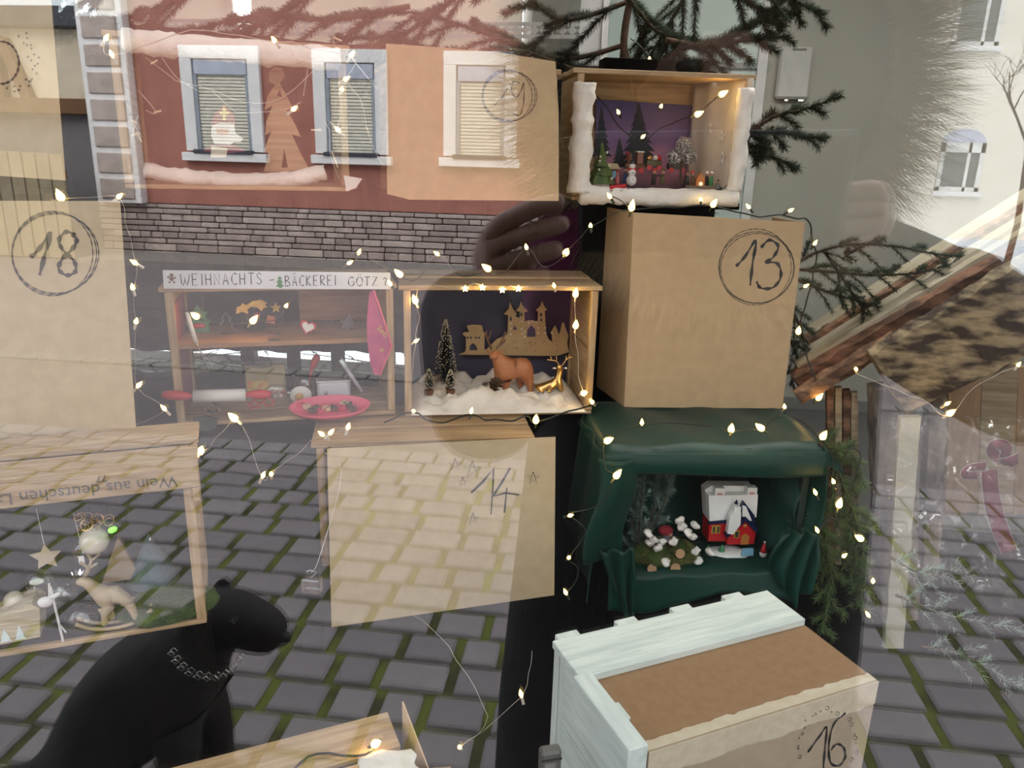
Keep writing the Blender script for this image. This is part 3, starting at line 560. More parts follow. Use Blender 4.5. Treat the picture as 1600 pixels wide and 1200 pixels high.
# --- box 13
t = T('cardboard_box', 'tall tan cardboard box with the circled number 13', 'box', F13.loc, tuple(F13.rot))
a,b,c,d = (F13.at(x,y,0) for x,y in ((975,638),(1222,640),(1258,348),(990,332)))
MB().prism([(a.x,.001),(b.x,.001),(c.x,c.z),(d.x,d.z)],0,.004).obj('front_panel', CARD, t)
for nm,xb,xt,yb in (('side_flap',a.x,d.x,1),('side_flap',b.x,c.x,1)):
    h0 = .001; z1 = d.z if nm and xb == a.x else c.z; sgn = -1 if xb == a.x else 1
    k1 = -.045 if sgn < 0 else -.01; mb = MB(); p0 = Vector((xb,.002,h0)); p1 = Vector((xb+k1,.20,h0)); p2 = Vector((xt+k1*.75,.20,z1)); p3 = Vector((xt,.002,z1)); th = Vector((.004*-sgn,0,0))
    mb.add([p0,p1,p2,p3,p0+th,p1+th,p2+th,p3+th],[(0,1,2,3),(7,6,5,4),(0,4,5,1),(1,5,6,2),(2,6,7,3),(3,7,4,0)]).obj('side_flap', CARD, t)
ink = MB(); O0 = Vector((0,0,0))
def p13(pts, wd, s_=True): pst(ink, F13, O0, pts, wd, 0, s_)
for dx,dy,rx,ry,rt in ((0,0,59,56,0),(-2,-1,56,59,8),(1,1,57,54,-6)):
    p13([(1182+dx+rx*math.cos(R(a_))*math.cos(R(rt))-ry*math.sin(R(a_))*math.sin(R(rt)), 418+dy+ry*math.sin(R(a_))+rx*math.cos(R(a_))*math.sin(R(rt))) for a_ in range(-100,262,15)], .0020)
p13([(1150,416),(1163,402),(1181,376),(1176,410),(1172,446)], .0085); p13([(1189,387),(1202,375),(1216,385),(1207,403),(1196,409),(1215,412),(1220,432),(1208,449),(1189,450),(1182,440)], .0085)
ink.obj('pen_number', INK, t)
# --- sheet 18 and 20 at the far left, sheet 19
def circled(f, o, cx, cy, r, glyphs, wd):
    mb = MB()
    for dx,rx,ry in ((0,r,r*.97),(-3,r*.96,r),(2,r*1.02,r*.94)): pst(mb,f,o,[(cx+dx+rx*math.cos(R(a_)), cy+ry*math.sin(R(a_))) for a_ in range(-90,285,15)], .0022, smooth_=True)
    for g in glyphs: pst(mb,f,o,g,wd,smooth_=True)
    return mb
t, o = sheet(F18, quad(F18, [(212,668),(187,314),(-70,314),(-70,712)]), 'large tan cardboard sheet with the circled number 18', CARDP)
circled(F18,o,85,396,66,[[(48,402),(62,388),(80,364),(72,392),(62,430)],[(118,368),(104,362),(92,376),(100,392),(116,408),(118,424),(104,430),(92,420),(98,404),(114,388),(120,374),(112,366)]],.008).obj('pen_number', INK, t)
t, o = sheet(F20, quad(F20, [(102,282),(76,-40),(-70,-40),(-70,270)]), 'tan cardboard sheet at the left edge with a round number and dots', CARDP)
mb = MB(); pst(mb,F20,o,[(2+28*math.cos(R(a_)), 98+33*math.sin(R(a_))) for a_ in range(0,361,20)],.004,smooth_=True)
for i in range(26): a_ = rnd.uniform(-60,80); r_ = rnd.uniform(40,62); x = 2+r_*math.cos(R(a_)); y = 98+r_*math.sin(R(a_)); pst(mb,F20,o,[(x-1.5,y),(x,y+1.5),(x+1.5,y),(x,y-1.5)],.002)
mb.obj('pen_drawing', INK, t)
stand('black_cloth_stand', 0,.42,0,.2,1.40, F18.yaw, (F18.m @ Vector((-.02,.05,0))).to_tuple()[:2]+(CZ,), 'black draped stand behind sheet eighteen') 
f = Fr((-.489,1.80,1.404), 22, -4)
t, o = sheet(f, quad(f, [(605,303),(640,312),(873,314),(873,175),(868,96),(780,82),(690,74),(603,68)]), 'orange brown cardboard sheet with the circled number 19', CARD)
circled(f,o,795,150,41,[[(772,165),(786,150),(792,138)],[(812,130),(802,128),(799,142),(806,152),(814,142),(818,130),(818,160),(812,180),(800,176)]],.003).obj('pen_number', MT.get('faded_ink') or mat('faded_ink', (.16,.10,.07), .7), t)
crate(F19, 'plain wooden crate standing behind sheet nineteen', w=.40, h=.30)
# --- Santa crate
crate(FS, 'wooden crate with cotton snow and paper bishop behind the upper left reflection', w=.50, h=.33, top=True)
def roll(name, pts, r, lb, ct='cotton'):
    path = cat(pts, 8); mb = MB(); N = len(path); vs = []; n = 14; mb.tube(path, [r*(1+.25*noise.noise(p*30)) for p in path], n)
    mb.v = [tuple(Vector(v)+Vector((noise.noise(Vector(v)*60),noise.noise(Vector(v)*60+Vector((9,0,0))),noise.noise(Vector(v)*60+Vector((0,9,0)))))*.006) for v in mb.v]
    return tag(mb.obj(name, COTTON, smooth=True), lb, ct)
q = lambda fr,px,py,k: fr.wp(px,py,k)
roll('cotton_roll', [q(FS,x,y,.035) for x,y in ((226,266),(290,276),(370,282),(450,280),(508,268))], .018, 'rolled white cotton lying along the floor of the bishop crate')
roll('cotton_roll', [q(FS,x,y,-.012) for x,y in ((192,62),(240,68),(330,76),(430,85),(530,92))], .024, 'thick cotton snow along the top edge of the bishop crate')
def asmesh(name, cu, parent, loc, rot):
    tmp = bpy.data.objects.new('tmp', cu); COL.objects.link(tmp); dg_ = bpy.context.evaluated_depsgraph_get(); dg_.update()
    me = bpy.data.meshes.new_from_object(tmp.evaluated_get(dg_)); me.name = name; bpy.data.objects.remove(tmp); o = bpy.data.objects.new(name, me); COL.objects.link(o)
    o.parent = parent; o.location = loc; o.rotation_euler = rot; return o
def cutout(name, outer, holes, th, m, parent, loc=(0,0,0)):
    cu = bpy.data.curves.new(name, 'CURVE'); cu.dimensions = '2D'; cu.fill_mode = 'BOTH'; cu.extrude = th/2
    for pts in [outer]+list(holes):
        sp = cu.splines.new('POLY'); sp.points.add(len(pts)-1); sp.use_cyclic_u = True
        for p_,v in zip(sp.points, pts): p_.co = (v[0],v[1],0,1)
    cu.materials.append(m); return asmesh(name, cu, parent, loc, (R(90),0,0))
def local(fr, pts, k, o): return [((fr.at(x,y,k).x-o.x), (fr.at(x,y,k).z-o.z)) for x,y in pts]
def place(name, label, ct, fr, px, py, k, group=None, floor=None):
    o = fr.at(px,py,k)
    if floor is not None: o.z = floor
    return T(name, label, ct, fr.m @ o, tuple(fr.rot), group), o
t,o = place('wooden_tree', 'flat wooden fir tree with a swirl top in the bishop crate', 'decoration', FS, 440,268,.12)
cutout('tree_board', local(FS, [(412,268),(420,240),(412,236),(424,205),(414,212),(416,190),(426,165),(413,172),(418,150),(430,132),(420,128),(421,112),(430,104),(440,106),(445,118),(437,130),(448,150),(458,170),(448,172),(462,196),(470,214),(456,210),(470,240),(482,262),(470,266),(460,268)],.12,o), [local(FS,[(440,262),(444,232),(450,262)],.12,o),local(FS,[(432,150),(437,140),(441,152)],.12,o)], .005, WX, t)
t,o = place('paper_bishop', 'paper Saint Nicholas with red mitre, gold cross and white beard', 'decoration', FS, 352,246,.10)
MB().prism(local(FS,[(330,195),(368,195),(366,180),(351,163),(334,178)],.10,o),-.002,.002).obj('mitre', mat('mitre_red',(.30,.035,.05),.7), t)
MB().prism(local(FS,[(348,168),(353,168),(353,174),(358,174),(358,179),(353,179),(353,188),(348,188),(348,179),(343,179),(343,174),(348,174)],.10,o),-.004,-.002).obj('cross', mat('gold_paper',(.8,.65,.2),.5), t)
MB().prism(local(FS,[(331,196),(345,192),(366,194),(368,208),(380,216),(376,222),(366,222),(360,226),(335,225),(330,212)],.10,o),-.005,.0).obj('beard', WHITE, t)
MB().prism(local(FS,[(337,201),(358,202),(357,210),(340,209)],.10,o),-.007,-.005).obj('face', mat('paper_face',(.7,.42,.3),.8), t)
MB().prism(local(FS,[(318,236),(330,226),(366,226),(384,236),(352,240)],.10,o),-.003,.001).obj('cloak', MT['mitre_red'], t)
MB().prism(local(FS,[(331,228),(356,232),(354,246),(330,246)],.10,o),-.02,-.012).obj('book', CREAM, t)
# straw star garland
def bulb_string(name, label, pts, m=WIRE, r=.0014, bulbs=None, big=(), group=None, wire_r=None, star=False, n=5, bm=None):
    P0 = pts[0]; t = T(name, label, 'fairy lights', P0, 0, group); path = cat([p-P0 for p in pts], n)
    path = [p+Vector((noise.noise(p*23),noise.noise(p*19+Vector((5,5,5))),noise.noise(p*21+Vector((2,9,1)))))*.008 for p in path]
    MB().tube(path, r, 5).obj('cable', m, t, smooth=True)
    for i,p in enumerate(bulbs if bulbs is not None else pts):
        s_ = 1.5 if i in big else .88; q_ = p-P0; mb = MB()
        if star: mb.prism([(x,z) for x,z in starpoly(0,0,.009)], -.003,.003)
        else: mb.lathe([(.0016*s_,-.003),(.0046*s_,.001),(.0054*s_,.004*s_),(.0036*s_,.010*s_),(.0004,.016*s_)], 8)
        a_ = (rnd.uniform(-1,1), rnd.uniform(-1,1), rnd.random()*3) if not star else (0,0,.2); bo = mb.obj('bulb', bm or (STARB if star else BULB), t, loc=q_, rot=a_)
        if i in big or (star and i%2):
            l_ = bpy.data.lights.new('bulb_light','POINT'); l_.energy = .10; l_.shadow_soft_size = .006; l_.color = (1,.58,.16); lo_ = bpy.data.objects.new('bulb_light', l_); COL.objects.link(lo_); lo_.parent = t; lo_.location = q_+Vector((0,-.012,.006))
        if not star: MB().lathe([(.003,-.016),(.0032,-.003)],6).obj('socket', m if m is CLEARW else SOCK, bo)
    return t
def pl(lst, d): return [P(x[0],x[1],x[2] if len(x) > 2 else d) for x in lst]
mb = MB()
gs = [[(228,90),(262,116),(280,128),(330,140),(375,158),(420,160),(456,142),(500,100)],[(240,70),(275,120),(310,142)],[(330,140),(362,170),(380,176),(440,172),(470,160)],[(500,110),(484,100),(474,150)],[(215,140),(242,172),(240,178),(228,172)],[(206,220),(212,190),(208,206),(222,222),(212,196),(216,180)],[(203,185),(222,215)],[(520,60),(536,120),(560,150),(568,170),(575,206),(590,245),(600,260)],[(506,190),(515,205),(516,240),(530,280)],[(540,80),(590,140)]]
tg = T('straw_star_garland', 'thin pale straw and wire garland tangled across the bishop crate', 'garland', FS.wp(228,90,-.01), 0)
for g in gs:
    path = cat([FS.wp(x,y,-.005)-tg.location for x,y in g],5); mb.tube(path, .0009, 4)
mb.obj('wire', CLEARW, tg)
for x,y,x1,y1 in ((240,176,252,173),(206,188,214,193),(205,212,220,208),(212,206,222,222),(516,190,522,198),(518,236,528,262),(486,203,502,203),(572,198,576,206),(520,58,534,64),(236,100,246,94)):
    a = FS.wp(x,y,-.008)-tg.location; b = FS.wp(x1,y1,-.008)-tg.location; MB().tube([a,b],.0022,6).obj('straw', mat('straw',(.75,.62,.42),.6) if 'straw' not in MT else MT['straw'], tg)
pg = MB(); pg.prism([(p.x,p.z) for p in [FS.at(x,y,-.02)-FS.at(537,298,-.02) for x,y in ((537,274),(566,279),(556,294),(541,299))]],0,.002)
tag(pg.obj('folded_paper', WHITE, loc=FS.wp(537,298,-.02), rot=tuple(FS.rot)), 'small folded white paper at the right foot of the bishop crate', 'paper')
# --- bakery crate
cr_ = crate(FB, 'wooden toy bakery crate with a shelf under the handwritten sign', w=.53, h=.345, d=.24, top=True, topn=2)
zsh = FB.at(430,540,0).z
bx('shelf_board', .014,.516,.02,.23,zsh-.006,zsh+.006, DX, cr_); bx('shelf_board', .03,.516,.23,.238,zsh+.02,.33, DX, cr_) if False else None
lab(MB().box(.30,.516,.232,.238,zsh+.01,.325).obj('back_board', DX, cr_), 'reddish pine board behind the upper right of the shelf')
t = T('paper_sign', 'long white paper sign lettered WEIHNACHTS-BÄCKEREI GÖTZ', 'sign', FB.wp(256,451,-.008), tuple(FB.rot)); o = FB.at(256,451,-.008)
MB().prism(local(FB,[(256,451),(610,452),(610,426),(254,422)],-.008,o),0,.001).obj('paper', mat('sign_paper',(.78,.82,.88),.6), t)
ink = MB(); 
def word(s_, px0, px1, py0, py1):
    n = len(s_); a = FB.at(px0,py1,-.008); b = FB.at(px1,py1,-.008); top_ = FB.at(px0,py0,-.008); x0 = a.x-o.x; W = b.x-a.x; Hh = top_.z-a.z; ws = [.9 if c=='W' else .25 if c=='I' else .62 for c in s_]; tot = sum(ws)+.22*(n-1); x = 0
    for c,w_ in zip(s_,ws): strokes(ink, LT[c], x0+W*x/tot, a.z-o.z, W/tot*.95, Hh, .0022, .04, -.0003); x += w_+.22
word('WEIHNACHTS', 283, 411, 428, 446); word('BÄCKEREI', 446, 526, 431, 447); word('GÖTZ', 544, 591, 433, 447); word('-', 421,431,428,448); word('?',599,607,434,447)
ink.obj('lettering', INK, t)
MB().prism(local(FB,[(431,448),(436,448),(436,450),(440,450),(440,448),(444,448),(439,442),(443,442),(438,436),(441,436),(437,431),(433,436),(436,436),(431,442),(435,442)],-.0085,o),-.0003,.0).obj('tree_drawing', GREENP, t)
gm = MB(); 
for x,y,r in ((268,430,3.4),(268,436,3.8),(263,433,2),(273,434,2),(265,441,2),(272,441,2)): c = FB.at(x,y,-.0085); gm.ball((c.x-o.x,-.0005,c.z-o.z), r*.0013, 10, (1,.12,1))
gm.obj('gingerbread_drawing', BROWN, t)
zt = zsh+.006; fb = .010
def item(name, label, ct, px, py, k, fl=None, group=None): return place(name, label, ct, FB, px, py, k, group, fl)
t,o = item('tree_cookie', 'green iced fir tree cookie at the left end of the shelf', 'cookie', 312,522,.15,zt)
cutout('cookie', [(x*.0019,z*.0019) for x,z in ((-12,0),(-14,10),(-16,14),(-9,18),(-13,24),(-6,28),(0,38),(5,30),(12,27),(9,20),(16,15),(12,10),(14,0))], [], .008, GREENP, t)
MB().ball((.0,-.006,.018), .012, 10, (1.4,.5,.6)).obj('icing', MT['red_plastic'], t)
def wirecut(name, label, px, k, outline, zf, m=STEEL, r=.0012, hgt=.014, sc_=.0014, dx=0):
    t,o = item(name, label, 'cookie cutter', px, 500, k, zf); pts = [Vector((x*sc_,0,z*sc_+.001)) for x,z in outline]; mb = MB(); N = len(pts)
    vs = [(p.x,-hgt/2,p.z) for p in pts]+[(p.x,hgt/2,p.z) for p in pts]; mb.add(vs,[(i,(i+1)%N,N+(i+1)%N,N+i) for i in range(N)]); ob = mb.obj('band', m, t); ob.modifiers.new('t','SOLIDIFY').thickness = .0012; return t
wirecut('tree_cutter','tin fir tree cutter standing on the shelf beside the green cookie',354,.12,[(-14,0),(-12,5),(-18,8),(-8,14),(-12,20),(-5,24),(-8,30),(0,40),(8,30),(5,24),(12,20),(8,14),(18,8),(12,5),(14,0)],zt)
wirecut('square_cutter','small square tin cutter on the shelf edge below the red cookie',426,.03,[(-10,0),(-11,11),(11,11),(10,0)],zt)
t = T('comet_cookie','gold comet star hanging from the top of the bakery crate','decoration',FB.wp(392,480,.12),tuple(FB.rot)); o = FB.at(392,480,.12)
cutout('comet', local(FB,[(369,490),(370,480),(376,478),(379,473),(384,477),(395,470),(408,468),(417,473),(414,476),(418,480),(412,481),(409,486),(402,480),(392,479),(386,484),(388,490),(379,487)],.12,o), [], .008, mat('comet_gold',(.50,.34,.08),.5,(.36,.24,.05),60), t)
t = T('star_cookie','small gold star hanging beside the comet','decoration',FB.wp(431,481,.11),tuple(FB.rot)); cutout('star', starpoly(0,0,.014), [], .006, MT['comet_gold'], t)
t = T('square_cookie','tilted red square cookie hanging on a thread','decoration',FB.wp(422,500,.10),tuple(FB.rot)); cutout('cookie', [(-.011,-.006),(-.006,.012),(.013,.008),(.011,-.010)], [], .007, mat('cookie_red',(.40,.12,.05),.6,(.28,.08,.03),80), t)
t,o = item('baking_tin','dark shiny round tin with holly on the shelf middle','tin',398,520,.16,zt); MB().lathe([(.026,0),(.03,.004),(.03,.03),(.031,.032),(.031,.038),(.02,.042),(.001,.043)],20).obj('tin_body', mat('dark_tin',(.05,.06,.055),.2,metal=.6), t, smooth=True); MB().ball((.01,-.02,.042),.008,8).obj('holly_berry', RED, t, smooth=True)
t,o = item('felt_heart','tilted white heart ornament with red stitched edge on the shelf','decoration',477,520,.08,zt)
hp = [(.0,.0)]+[((16*math.sin(a_)**3)*.00115, (13*math.cos(a_)-5*math.cos(2*a_)-2*math.cos(3*a_)-math.cos(4*a_)+17)*.00115) for a_ in [k*2*math.pi/24 for k in range(13,36)]]
cutout('heart_edge', [(x*1.12,z*1.12) for x,z in hp], [], .006, RED, t); MB().prism([(x*.82,z*.82+.006) for x,z in hp],-.006,-.003).obj('heart_felt', WHITE, t); t.rotation_euler = (0,R(18),FB.yaw)
t,o = item('star_cutter','grey star shaped baking form at the right end of the shelf','baking form',543,520,.13,zt); MB().prism(starpoly(.0,.016,.02,.6,6),-.012,.012).obj('star_form', mat('grey_tin',(.16,.14,.14),.5,metal=.3), t); MB().prism(starpoly(.006,.032,.014,.5,5),-.008,.008).obj('star_form', mat('rose_tin',(.24,.17,.17),.5,metal=.3), t)
# lower compartment
t = T('balloon_whisk','white handled steel whisk hanging inside the left wall','whisk',FB.wp(292,488,.02),tuple(FB.rot)); o = FB.at(292,488,.02)
MB().tube([(0,0,0),(.014,0,-.075)],[.0045,.0055],10).obj('handle', WHITE, t, smooth=True)
for k in range(4):
    a_ = -.012+.009*k; MB().tube(cat([(.014,0,-.075),(.018+a_*.6,.004,-.105),(.028+a_*1.3,0,-.135),(.034,0,-.15),(.02+.018,-.004,-.138),(.026,-.004,-.105),(.016,0,-.078)],5),.0009,5).obj('wire_loop', STEEL, t)
bx('wall_lining', .0,.003,.03,.2,.02,.30, mat('maroon_card',(.30,.035,.06),.7), cr_).location = (.0125,0,0)
t,o = item('baking_book','baking book with pictures of cookies leaning at the back','book',416,616,.17,fb)
bx('book_block', -.05,.052,-.006,.006,0,.095, mat('cover_tan',(.36,.31,.17),.6,(.32,.27,.14),20), t); MB().prism([(-.046,.003),(-.046,.052),(.008,.052),(.008,.003)],-.0075,-.0065).obj('cover_picture', mat('cover_food',(.60,.22,.10),.5,(.55,.55,.12),50), t); MB().box(-.046,.0,-.008,-.007,.003,.012).obj('cover_band', BLUEP, t)
t = T('black_whisk','black whisk hanging sideways in front of the baking book','whisk',FB.wp(372,568,.10),tuple(FB.rot)); MB().tube([(-.02,0,.006),(.02,0,.0)],.004,8).obj('handle', INK, t)
for k in range(5): s_ = (k-2)*.006; MB().tube(cat([(.02,0,0),(.045,0,s_+.004),(.075,0,s_*.9),(.082,0,-.002),(.07,0,-s_),(.04,0,-s_),(.02,0,0)],5),.0011,5).obj('wire_loop', INK, t)
t,o = item('egg_ornament','round fried egg shaped white dish leaning in the bakery','dish',470,618,.10,fb); MB().ball((0,0,.025),.027,20,(1.05,.25,.95)).obj('white_part', WHITE, t, smooth=True); MB().ball((-.004,-.008,.023),.011,14,(1,.4,1)).obj('yolk', mat('yolk',(.65,.36,.08),.4), t, smooth=True)
t,o = item('measuring_jug','clear measuring jug behind the egg dish','jug',478,618,.16,fb); ob = MB().lathe([(.028,0),(.034,.07),(.0345,.07),(.0285,.001)],24).obj('jug_body', CLEAR, t, smooth=True); MB().tube(cat([(-.034,0,.06),(-.055,0,.055),(-.052,0,.02),(-.03,0,.015)],5),.003,6).obj('handle', CLEAR, t)
t = T('red_spatula','red silicone spatula standing in the measuring jug','spatula',FB.wp(482,590,.15),tuple(FB.rot)); mb = MB(); mb.tube(cat([(0,0,-.04),(.004,0,.0),(.012,0,.03),(.024,0,.055),(.028,0,.062)],5),[.003]*6+[.004,.005,.007,.009,.010,.010,.010,.0095,.008,.006,.004],12); mb.obj('blade', RED, t, smooth=True) if len(mb.v) else None
t,o = item('white_tub','white plastic tub with a little brown donkey picture','tub',522,618,.11,fb)
mb = MB(); mb.box(-.043,.043,-.02,.02,.0,.060,.006); mb.obj('tub_body', mat('tub_white',(.66,.70,.76),.35), t); bx('tub_rim', -.045,.045,-.022,.022,.060,.063, WHITE, t); bx('tub_lid', -.04,.04,-.018,.02,.063,.078, mat('dark_grey',(.10,.11,.11),.5), t)
mb = MB(); mb.box(-.02,.01,-.0215,-.0205,.014,.022); mb.box(-.026,-.018,-.0215,-.0205,.02,.028)
for x in (-.018,-.012,.002,.008): mb.box(x,x+.002,-.0215,-.0205,.006,.015)
for x in (-.024,-.019): mb.box(x,x+.0015,-.0215,-.0205,.028,.036)
mb.obj('donkey_picture', BROWN, t)
t = T('icing_pen','white and grey icing pen leaning diagonally beside the tub','pen',FB.wp(550,588,.06),tuple(FB.rot)); a = FB.at(532,562,.06)-FB.at(550,588,.06); b = FB.at(566,612,.06)-FB.at(550,588,.06); MB().tube([a,a.lerp(b,.22)],.0058,10).obj('cap', mat('mint_cap',(.7,.85,.85),.3), t, smooth=True); MB().tube([a.lerp(b,.22),b],[.0055,.005],10).obj('barrel', mat('pen_grey',(.42,.40,.46),.4), t, smooth=True)
t = T('rolling_pin','rolling pin with white roller and red handles on the crate floor','rolling pin',FB.wp(344,618,-.015),tuple(FB.rot)); c = FB.at(344,618,-.015)
def rel(px,py): return FB.at(px,py,-.015)-c
mb = MB(); a,b = rel(302,619),rel(384,617); mb.tube([a,b],.0155,16); mb.obj('roller', mat('roller_white',(.68,.70,.70),.4), t, smooth=True)
for p_,q_ in (((302,619),(252,617)),((384,617),(424,616))): a = rel(*p_); b = rel(*q_); MB().tube(cat([a,a.lerp(b,.25),a.lerp(b,.6),b],4),[.006,.006,.007,.009,.010,.011,.012,.0125,.0125,.012,.011,.009,.004][:13],10).obj('handle', RED, t, smooth=True)
t = T('star_tin_cutter','shiny steel cutter hanging below the rolling pin','cookie cutter',FB.wp(332,638,-.02),tuple(FB.rot)); mb = MB(); sp = starpoly(0,0,.018,.7,6); N = len(sp); mb.add([(x,-.01,z*.7) for x,z in sp]+[(x,.012,z*.7) for x,z in sp],[(i,(i+1)%N,N+(i+1)%N,N+i) for i in range(N)]); mb.obj('band', STEEL, t).modifiers.new('t','SOLIDIFY').thickness = .001
for x,y,c_,l_ in ((420,628,'red_plastic','red plastic cookie cutter between rolling pin and pink tray'),(398,632,'red_plastic','red cutter handle lying right of the steel cutter')):
    t = T('plastic_cutter', l_, 'cookie cutter', FB.wp(x,y,.0), tuple(FB.rot)); mb = MB(); sp = starpoly(0,0,.017,.55,5); N = len(sp); mb.add([(a_,-.006,b_*.6) for a_,b_ in sp]+[(a_,.006,b_*.6) for a_,b_ in sp],[(i,(i+1)%N,N+(i+1)%N,N+i) for i in range(N)]); mb.obj('band', MT[c_], t).modifiers.new('t','SOLIDIFY').thickness = .002
t = T('cutter_bag','clear bag of small brown cutters in the bakery middle','bag',FB.wp(432,622,.03),tuple(FB.rot)); MB().ball((0,0,.012),.03,16,(1.1,.5,.8),.5,40).obj('bag_film', FOIL, t, smooth=True)
for k in range(5): MB().ball(((k-2)*.009,-.004*(k%2),.008+.006*(k%3)),.007,8,(1,.5,1)).obj('small_cutter', mat('rust_%d'%k,(.30,.12,.09),.4), t)
t = T('pink_tray','oval pink tray filled with cookie cutters at the crate front','tray',FB.wp(516,640,-.02),tuple(FB.rot)); mb = MB()
prof = [(.02,0),(.085,0),(.098,.014),(.101,.014),(.088,-.003),(.02,-.003)]; mb.lathe(prof,32); mb.v = [(x,y*.42,z+.0) for x,y,z in mb.v]; mb.obj('tray_dish', PINKP, t, smooth=True); t.rotation_euler = (R(22),0,FB.yaw)
for k in range(12):
    x = -.065+.011*k+rnd.uniform(-.004,.004); mb = MB(); sp = starpoly(0,0,.012,.6,4+k%3); N = len(sp); mb.add([(a_,b_*.6,.0) for a_,b_ in sp]+[(a_,b_*.6,.012) for a_,b_ in sp],[(i,(i+1)%N,N+(i+1)%N,N+i) for i in range(N)])
    o = mb.obj('small_cutter', (PINKP,MT['straw'],MT['grey_tin'],MT['rose_tin'])[k%4], None, loc=t.location+t.rotation_euler.to_matrix() @ Vector((x,rnd.uniform(-.015,.015),.003)), rot=t.rotation_euler); o.modifiers.new('t','SOLIDIFY').thickness = .001; tag(o, f"small {('pink','straw coloured','dark grey','dull rose')[k%4]} cookie cutter lying in the oval pink tray", 'cookie cutter', 'cutters in the pink tray')
t = T('pot_cloth','dark folded pot cloth hanging below the bakery crate','cloth',FB.wp(320,662,-.012),tuple(FB.rot)); MB().prism([(-.03,-.012),(-.026,.012),(.004,.018),(.03,.008),(.024,-.014),(.0,-.02)],0,.01).obj('cloth', mat('dark_teal_cloth',(.05,.07,.06),.9), t)
t = T('pink_apron','pink cloth hanging from the right side of the bakery crate lettered liebe','cloth',FB.wp(590,455,-.02),tuple(FB.rot)); o = FB.at(590,455,-.02)
mb = MB(); out_ = local(FB,[(577,458),(585,452),(590,470),(600,505),(613,540),(605,560),(596,586),(585,586),(578,566),(574,535),(573,505)],-.02,o); mb.prism(out_,0,.003); mb.obj('cloth_panel', PINK, t)
for sgn,pts in ((1,[(584,454),(592,478),(602,508),(612,540),(602,564),(594,586)]),):
    MB().tube([Vector((x,-.002,z)) for x,z in local(FB,pts,-.02,o)],.0028,6).obj('hem', PINKP, t, smooth=True)
def text(s_, size, m, parent, loc, rot, ex=.0004, sh=0):
    cu = bpy.data.curves.new('lettering','FONT'); cu.body = s_; cu.size = size; cu.extrude = ex; cu.shear = sh; cu.materials.append(m); return asmesh('lettering', cu, parent, loc, rot)
text('lieb', .022, mat('gold_print',(.7,.45,.15),.6), t, (local(FB,[(588,514)],-.02,o)[0][0],-.001,local(FB,[(588,514)],-.02,o)[0][1]), (R(90),R(48),0)); text('e', .022, MT['gold_print'], t, (local(FB,[(592,546)],-.02,o)[0][0],-.001,local(FB,[(592,546)],-.02,o)[0][1]), (R(90),R(60),0))
# --- deer crate
crate(FD, 'wooden crate holding the brown deer scene in cotton snow', w=.50, h=.36-.012, d=.26, back=NAVY)
def heap(name, fr, x0,x1,y0,y1, base, amp, label, seed=0, m=COTTON, edge=.02, ov=0, n=70, fq=14, ct='cotton'):
    mb = MB(); nu, nv = n, n//2; vs = []
    for j in range(nv+1):
        for i in range(nu+1):
            u,v = i/nu, j/nv; x = x0+(x1-x0)*u; y = y0+(y1-y0)*v; e = min(1, min(u,1-u)*12)*min(1, v*5+.15); p_ = Vector((x*fq+seed,y*fq,0))
            z = base+amp*e*(.55+.7*noise.noise(p_)+.35*noise.noise(p_*2.7)+.12*noise.noise(p_*7)); vs.append((x, y, max(z, base)))
    mb.add(vs, [(j*(nu+1)+i,j*(nu+1)+i+1,(j+1)*(nu+1)+i+1,(j+1)*(nu+1)+i) for j in range(nv) for i in range(nu)])
    k = len(mb.v); per = [i for i in range(nu+1)]+[j*(nu+1)+nu for j in range(1,nv+1)]+[nv*(nu+1)+i for i in range(nu-1,-1,-1)]+[j*(nu+1) for j in range(nv-1,0,-1)]
    mb.v += [(mb.v[i][0],mb.v[i][1],base-.0005) for i in per]; L_ = len(per); mb.f += [(per[i],k+i,k+(i+1)%L_,per[(i+1)%L_]) for i in range(L_)]+[tuple(k+i for i in range(L_))]
    return tag(mb.obj(name, m, loc=fr.loc, rot=tuple(fr.rot), smooth=True), label, ct)
heap('cotton_snow', FD, .016,.484,-.012,.25, .0105, .052, 'white cotton wool heaped on the floor of the deer crate', 3)
CZD = .045
def bottlebrush(name, label, fr, px, pyb, k, h, r, zf, m, tip=True):
    t,o = place(name, label, 'decoration', fr, px, pyb, k, None, zf); MB().lathe([(.012,0),(.012,.012),(.003,.014)],12).obj('base', BROWN, t); MB().tube([(0,0,.01),(0,0,h)],.0015,6).obj('stem', TWIG, t)
    mb = MB(); sn = MB(); rg = random.Random(int(px)); n = int(5200*h/.16)
    for i in range(n):
        f = rg.random()**.75; z = .015+f*(h-.018); rr = r*(1-f)**.8*rg.uniform(.85,1.05)+.002; q_ = rg.random()*6.283; d = Vector((math.cos(q_),math.sin(q_),.25)); a_ = Vector((0,0,z)); b_ = a_+d*rr; s_ = Vector((-d.y,d.x,0))*.0006
        mb.add([a_+s_,a_-s_,b_],[(0,1,2)])
        if rg.random() < .07: sn.ball(b_, .0014, 4)
    mb.obj('bristles', m, t)['kind'] = 'stuff'; x_ = sn.obj('snow_tips', mat('tip_snow',(.5,.47,.33),.7) if 'tip_snow' not in MT else MT['tip_snow'], t); x_['kind'] = 'stuff'; return t
DKG = mat('dark_bristle', (.02,.05,.035), .7)
bottlebrush('brush_tree','tall dark green bottle brush tree with frosted tips', FD, 696,612,.14, .205,.036, .03, DKG)
bottlebrush('brush_tree','small bottle brush tree left of the tall one', FD, 670,606,.06, .072,.017, .045, mat('dark_teal_bristle',(.02,.06,.05),.7))
bottlebrush('brush_tree','small bottle brush tree right of the tall one', FD, 704,600,.06, .070,.016, .045, MT['dark_teal_bristle'])
